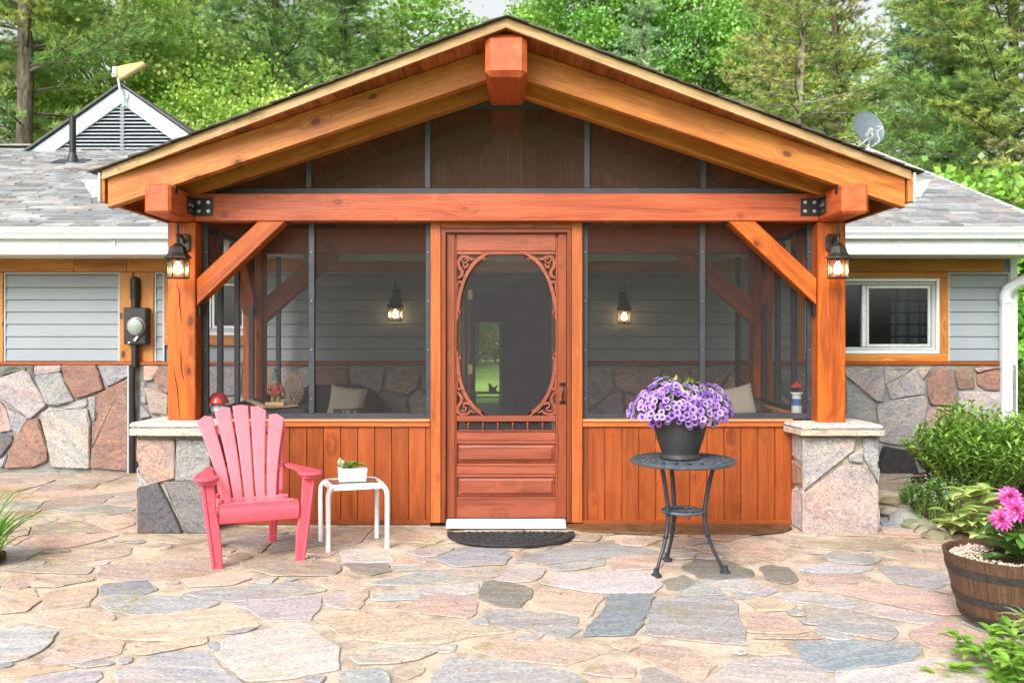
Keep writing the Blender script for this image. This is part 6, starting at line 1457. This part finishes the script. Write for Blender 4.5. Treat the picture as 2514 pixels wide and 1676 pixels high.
# ================================================================ TREES
def cards(P,D,L,W,C,rng,quad=False):
    N=len(P); D=D/np.linalg.norm(D,axis=1,keepdims=True); r=rng.normal(size=(N,3)); S=np.cross(D,r); S/=np.linalg.norm(S,axis=1,keepdims=True)+1e-9
    L=np.asarray(L).reshape(-1,1)*np.ones((N,1)); W=np.asarray(W).reshape(-1,1)*np.ones((N,1))
    if quad:
        V=np.stack([P,P+D*L*.45-S*W*.5,P+D*L,P+D*L*.45+S*W*.5],1).reshape(-1,3); Fc=np.arange(4*N).reshape(N,4); k=4
    else:
        V=np.stack([P-S*W*.5,P+S*W*.5,P+D*L],1).reshape(-1,3); Fc=np.arange(3*N).reshape(N,3); k=3
    return V,Fc,np.repeat(C,k,0)
def pine(name,seed,Ht,Rm,zlow,cols,dens=1.0,droop=.0,nl=.16,nw=.016,trunk=.17,conic=1.0,bare=.2,nn=15,skip=0,bark=None):
    rng=np.random.default_rng(seed); t=thing(name,'','tree'); tm=MB(); random.seed(seed)
    ln=rng.normal(size=2)*.25; tr=lambda z:np.array([ln[0]*(z/Ht)**1.5+.05*math.sin(z*.9+seed),ln[1]*(z/Ht)**1.5,z])
    tm.tube([tr(z) for z in np.linspace(0,Ht,14)],[trunk*(1-.93*k/13)*rng.uniform(.92,1.1)+.01 for k in range(14)],10)
    P=[];D=[];C=[]; z=zlow
    cols=np.array(cols)
    while z<Ht-.15:
        u=(z-zlow)/(Ht-zlow); R_=Rm*((1-u)**.75*conic+(1-conic)*math.sin(math.pi*min(1,.25+u*.75))**.7)
        for _ in range(rng.integers(4,7)):
            a=rng.uniform(0,2*math.pi)
            if skip and z<skip and math.sin(a)<-.2 and abs(math.cos(a))<.8 and rng.random()<.5: continue
            L=max(.25,R_*rng.uniform(.6,1.15)); el=rng.uniform(-.05,.35)-droop*(1-u)+u*.4
            b0=tr(z+rng.uniform(-.1,.1)); h=np.array([math.cos(a),math.sin(a),0]); n=max(4,int(L/.28)); pts=[b0]
            for i in range(n):
                e=el+.25*(i/n)**2; pts.append(pts[-1]+(h*math.cos(e)+np.array([0,0,math.sin(e)]))*L/n+rng.normal(size=3)*.025)
            tm.tube(pts,[.008+.030*(L/Rm)*(1-i/n) for i in range(n+1)],5)
            sd=np.cross(h,[0,0,1]); cb=cols[rng.integers(len(cols))]*rng.uniform(.75,1.2)
            for i in range(int(n*bare),n+1):
                for s in (-1,1):
                    TL=(.28+.34*L*(1-abs(i/n-.5)))*rng.uniform(.5,1.2)*(.75+.0*u); td=h*rng.uniform(.5,1)+sd*s*rng.uniform(.4,1.1)+np.array([0,0,rng.uniform(-.1,.4)]); td/=np.linalg.norm(td)
                    if rng.random()>dens: continue
                    tm.tube([pts[i],pts[i]+td*TL],[.006,.003],3)
                    k=max(2,int(TL/.09))
                    for j in range(k):
                        q=pts[i]+td*TL*(j+1)/k+rng.normal(size=3)*.02; m_=nn
                        dd=td*rng.uniform(.4,1.0)+np.array([0,0,.25])+rng.normal(size=(m_,3))*.55
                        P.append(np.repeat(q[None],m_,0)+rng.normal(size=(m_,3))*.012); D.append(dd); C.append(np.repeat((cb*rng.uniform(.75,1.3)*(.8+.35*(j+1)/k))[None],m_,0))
        z+=rng.uniform(.28,.5)
    P=np.concatenate(P);D=np.concatenate(D);C=np.clip(np.concatenate(C),0,1)
    V,Fc,CC=cards(P,D,rng.uniform(.7,1.15,len(P))*nl,nw,C,rng)
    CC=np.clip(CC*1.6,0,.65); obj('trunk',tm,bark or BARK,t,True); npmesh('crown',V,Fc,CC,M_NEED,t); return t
def decid(name,seed,Ht,Rx,zlow,cols,ncl=170,nlf=120,ls=.11,trunk=.13,cs=.45,narrow=1.0):
    rng=np.random.default_rng(seed); t=thing(name,'','tree'); tm=MB(); random.seed(seed); cols=np.array(cols)
    tm.tube([np.array([.1*math.sin(z+seed),.08*math.cos(z*1.3),z]) for z in np.linspace(0,Ht*.93,10)],[trunk*(1-.9*k/9)+.008 for k in range(10)],9)
    P=[];D=[];C=[]; hz=(Ht-zlow)/2; cz_=zlow+hz
    for i in range(ncl):
        v=rng.normal(size=3); v/=np.linalg.norm(v); r=rng.uniform(.35,1.0)**.6; c=np.array([v[0]*Rx*r,v[1]*Rx*r,cz_+v[2]*hz*r])
        kk=1+.35*noise.noise(Vector((v[0]*1.7,v[1]*1.7,v[2]*1.7+seed))); c[:2]*=kk
        if rng.random()<.45:
            b=np.array([0,0,max(zlow*.6,c[2]-Rx*.8*abs(rng.normal()))]); tm.tube([b,(b+c)/2+rng.normal(size=3)*.12,c],[.03,.018,.006],5)
        cb=cols[rng.integers(len(cols))]*rng.uniform(.8,1.2); m_=int(nlf*rng.uniform(.6,1.3)); o=rng.normal(size=(m_,3))*np.array([cs,cs,cs*.5])*.6
        P.append(c+o); dd=rng.normal(size=(m_,3))+np.array([0,0,-.35])+v*.6; D.append(dd); C.append(cb*rng.uniform(.7,1.3,(m_,1)))
    P=np.concatenate(P);D=np.concatenate(D);C=np.clip(np.concatenate(C),0,1)
    V,Fc,CC=cards(P,D,rng.uniform(.7,1.2,len(P))*ls,ls*.75,C,rng,True)
    CC=np.clip(CC*1.25,0,.7); obj('trunk',tm,BARK,t,True); npmesh('crown',V,Fc,CC,M_LEAF,t); return t
GP=[(.12,.21,.06),(.16,.26,.075),(.10,.175,.055),(.21,.30,.09)]
OL=[(.24,.28,.075),(.18,.25,.07),(.29,.30,.09),(.15,.22,.065),(.22,.20,.09)]
BL=[(.19,.29,.16),(.24,.34,.19),(.15,.25,.13)]
DKB=[(.07,.18,.09),(.09,.21,.11),(.05,.13,.07)]
YG=[(.25,.40,.07),(.32,.47,.09),(.19,.33,.06),(.36,.48,.13)]
MG_=[(.15,.33,.06),(.20,.40,.07),(.12,.27,.05),(.25,.42,.09)]
LG=[(.24,.40,.11),(.30,.45,.13),(.18,.33,.08)]
proto={
 'white_pine':pine('pine_tree',1,14,3.0,2.4,GP),'white_pine2':pine('pine_tree',2,14,2.7,2.6,GP+BL[:1],nl=.17),
 'olive_pine':pine('pine_tree',3,14,2.5,2.2,OL,.85),'big_pine':pine('pine_tree',4,15,3.6,3.0,OL[:2]+GP[1:],1.0,nl=.17,conic=.5),
 'blue_pine':pine('pine_tree',5,10,1.9,1.2,BL,1.0,0,.12,.014,.1,1.0,.1),'thin_spruce':pine('spruce_tree',6,14,1.8,2.0,OL[:4],.75,.25,.10,.016,.12,.7,.2,skip=9,bark=BARKL),
 'dark_spruce':pine('spruce_tree',7,14,1.9,2.0,DKB,1.0,.3,.09,.022,.13,1.0,.1),
 'giant':pine('pine_tree',21,15,3.4,4.2,OL[:2]+GP,1.0,nl=.17,conic=.5,trunk=.25,skip=10),
 'maple':decid('maple_tree',11,9,2.3,2.6,YG,230,190,.10),'small_maple':decid('maple_tree',12,7,1.9,2.0,YG,180,190,.09),
 'green_tree':decid('broadleaf_tree',13,15,3.2,3.0,MG_,360,170,.13,cs=.55),'aspen':decid('aspen_tree',14,13,1.6,4,LG,130,110,.15,cs=.5),
 'bush':decid('bush',15,3.4,2.0,.2,MG_+YG[:1],120,110,.12,.04),'golden_bush':decid('bush',16,3.6,1.6,.3,[(.30,.32,.06),(.38,.34,.08),(.22,.30,.05)],90,100,.11,.04)}
used=set()
def plant(key,px,y,Ht,label,rot=0,cat='tree',wx=1.0,group='trees behind the house'):
    pr=proto[key]; base={'white_pine':14,'white_pine2':14,'olive_pine':14,'giant':15,'big_pine':15,'blue_pine':10,'thin_spruce':14,'dark_spruce':14,'maple':9,'small_maple':7,'green_tree':15,'aspen':13,'bush':3.4,'golden_bush':3.6}[key]
    s=Ht/base
    t=pr if key not in used else copy_tree(pr); used.add(key)
    t.location=(PX(px,y),y,-.01); t.rotation_euler=(0,0,R(rot)); t.scale=(s*wx,s*wx,s); tag(t,label,cat,group); return t
TR=[('giant',48,13.2,15,'massive rough barked pine trunk at the far left edge, boughs over the roof',0,1.0),
('white_pine',-160,15,14,'pine sending dark boughs in from the left edge of the photo',80,1.0),
('maple',300,17.5,10.6,'yellow green maple above the louvred gable and antenna',0,1.1),
('small_maple',590,15.5,7.9,'lower bright maple between the louvred gable and the porch roof',40,1.05),
('white_pine2',470,23,16.5,'tall pine behind the two bright maples',10,1.0),
('white_pine',690,19.5,15.5,'pine with a grey trunk left of the porch roof, right of the bright maples',130,1.0),
('white_pine2',850,22,14.5,'soft green pine second left of the sky gap',200,1.0),
('olive_pine',760,31,18,'darker pine far back between the left pines',90,1.1),
('aspen',985,27,15.0,'leafy tree directly left of the sky gap over the porch peak',0,1.4),
('white_pine2',930,24,11.5,'shorter pine left of the porch peak, below the leafy tree',300,1.0),
('aspen',1170,34,15.5,'left of two thin pale treetops standing in the sky gap',100,.8),
('aspen',1320,34,16.0,'right of two thin pale treetops standing in the sky gap',220,.95),
('green_tree',1450,26,16.5,'full green broadleaf tree right of the sky gap',0,.95),
('green_tree',1690,28,18.5,'tallest broadleaf tree, right of the blue green pine',140,1.0),
('blue_pine',1590,16.5,9.6,'blue green pine standing before the broadleaf trees right of the porch peak',0,1.1),
('blue_pine',1490,18,7.0,'small blue green pine low beside the porch peak slope',100,1.2),
('thin_spruce',1958,17,15,'thin spruce with a bare pale trunk left of the satellite dish',0,1.25),
('olive_pine',1830,22,13,'olive pine between the broadleaf trees and the bare trunked spruce',45,1.05),
('olive_pine',2090,22,16.5,'tall olive pine behind the satellite dish',190,1.1),
('olive_pine',2010,27,15,'brownish pine partly hidden right of the bare trunked spruce',260,1.0),
('dark_spruce',2255,20,14.5,'dark blue green spruce between olive pines on the right',0,1.0),
('dark_spruce',2170,25,10,'smaller dark spruce behind the satellite dish',120,1.0),
('white_pine2',2330,17,11.5,'light green pine in front of the dark spruce on the right',60,1.15),
('big_pine',2480,14,14.5,'large pine reaching in from the right edge above the roof',200,1.1),
('white_pine2',560,29,19,'tall back row pine left of the grey trunked pine',33,1.3),
('olive_pine',380,27,17,'olive pine standing behind the maple over the louvred gable',133,1.3),
('white_pine',820,29,17.5,'tall back row pine right of the grey trunked pine',211,1.2),
('white_pine',1080,33,13,'distant pine low in the gap just left of the porch peak',70,1.0),
('olive_pine',2590,12.5,12,'pine whose boughs hang into the upper right corner',30,1.1),
('bush',2440,15,5.2,'dark green leafy thicket just above the right roof slope',0,1.1),
('bush',2560,11,4.6,'green thicket beside the house corner, right of the downspout',90,1.1),
('golden_bush',90,14.5,4.9,'golden green bush at the foot of the rough pine trunk',0,1.2),
('bush',230,16.5,5.2,'leafy bush behind the louvred gable',200,1.3),
('golden_bush',2520,17,5.6,'golden leafy bush right of the dark thicket over the roof',80,1.0),
('bush',1215,40,3.6,'bush seen through the doors behind the house',30,1.0),
('green_tree',560,36,16,'broadleaf tree far behind the left pines',60,1.2),
('green_tree',1900,36,17,'broadleaf tree far behind the bare trunked spruce',250,1.2),
('white_pine',2300,33,18,'tall pine at the very back on the right',250,1.2),
('white_pine',120,28,17,'tall pine at the back left behind the rough trunk',10,1.2),
('golden_bush',1170,36,2.6,'smaller golden bush seen through the doors behind the house',150,1.0)]
for k,px,y,h_,lb,ro,wx in TR: plant(k,px,y,h_,lb,ro,'bush' if 'bush' in k else 'tree',wx)
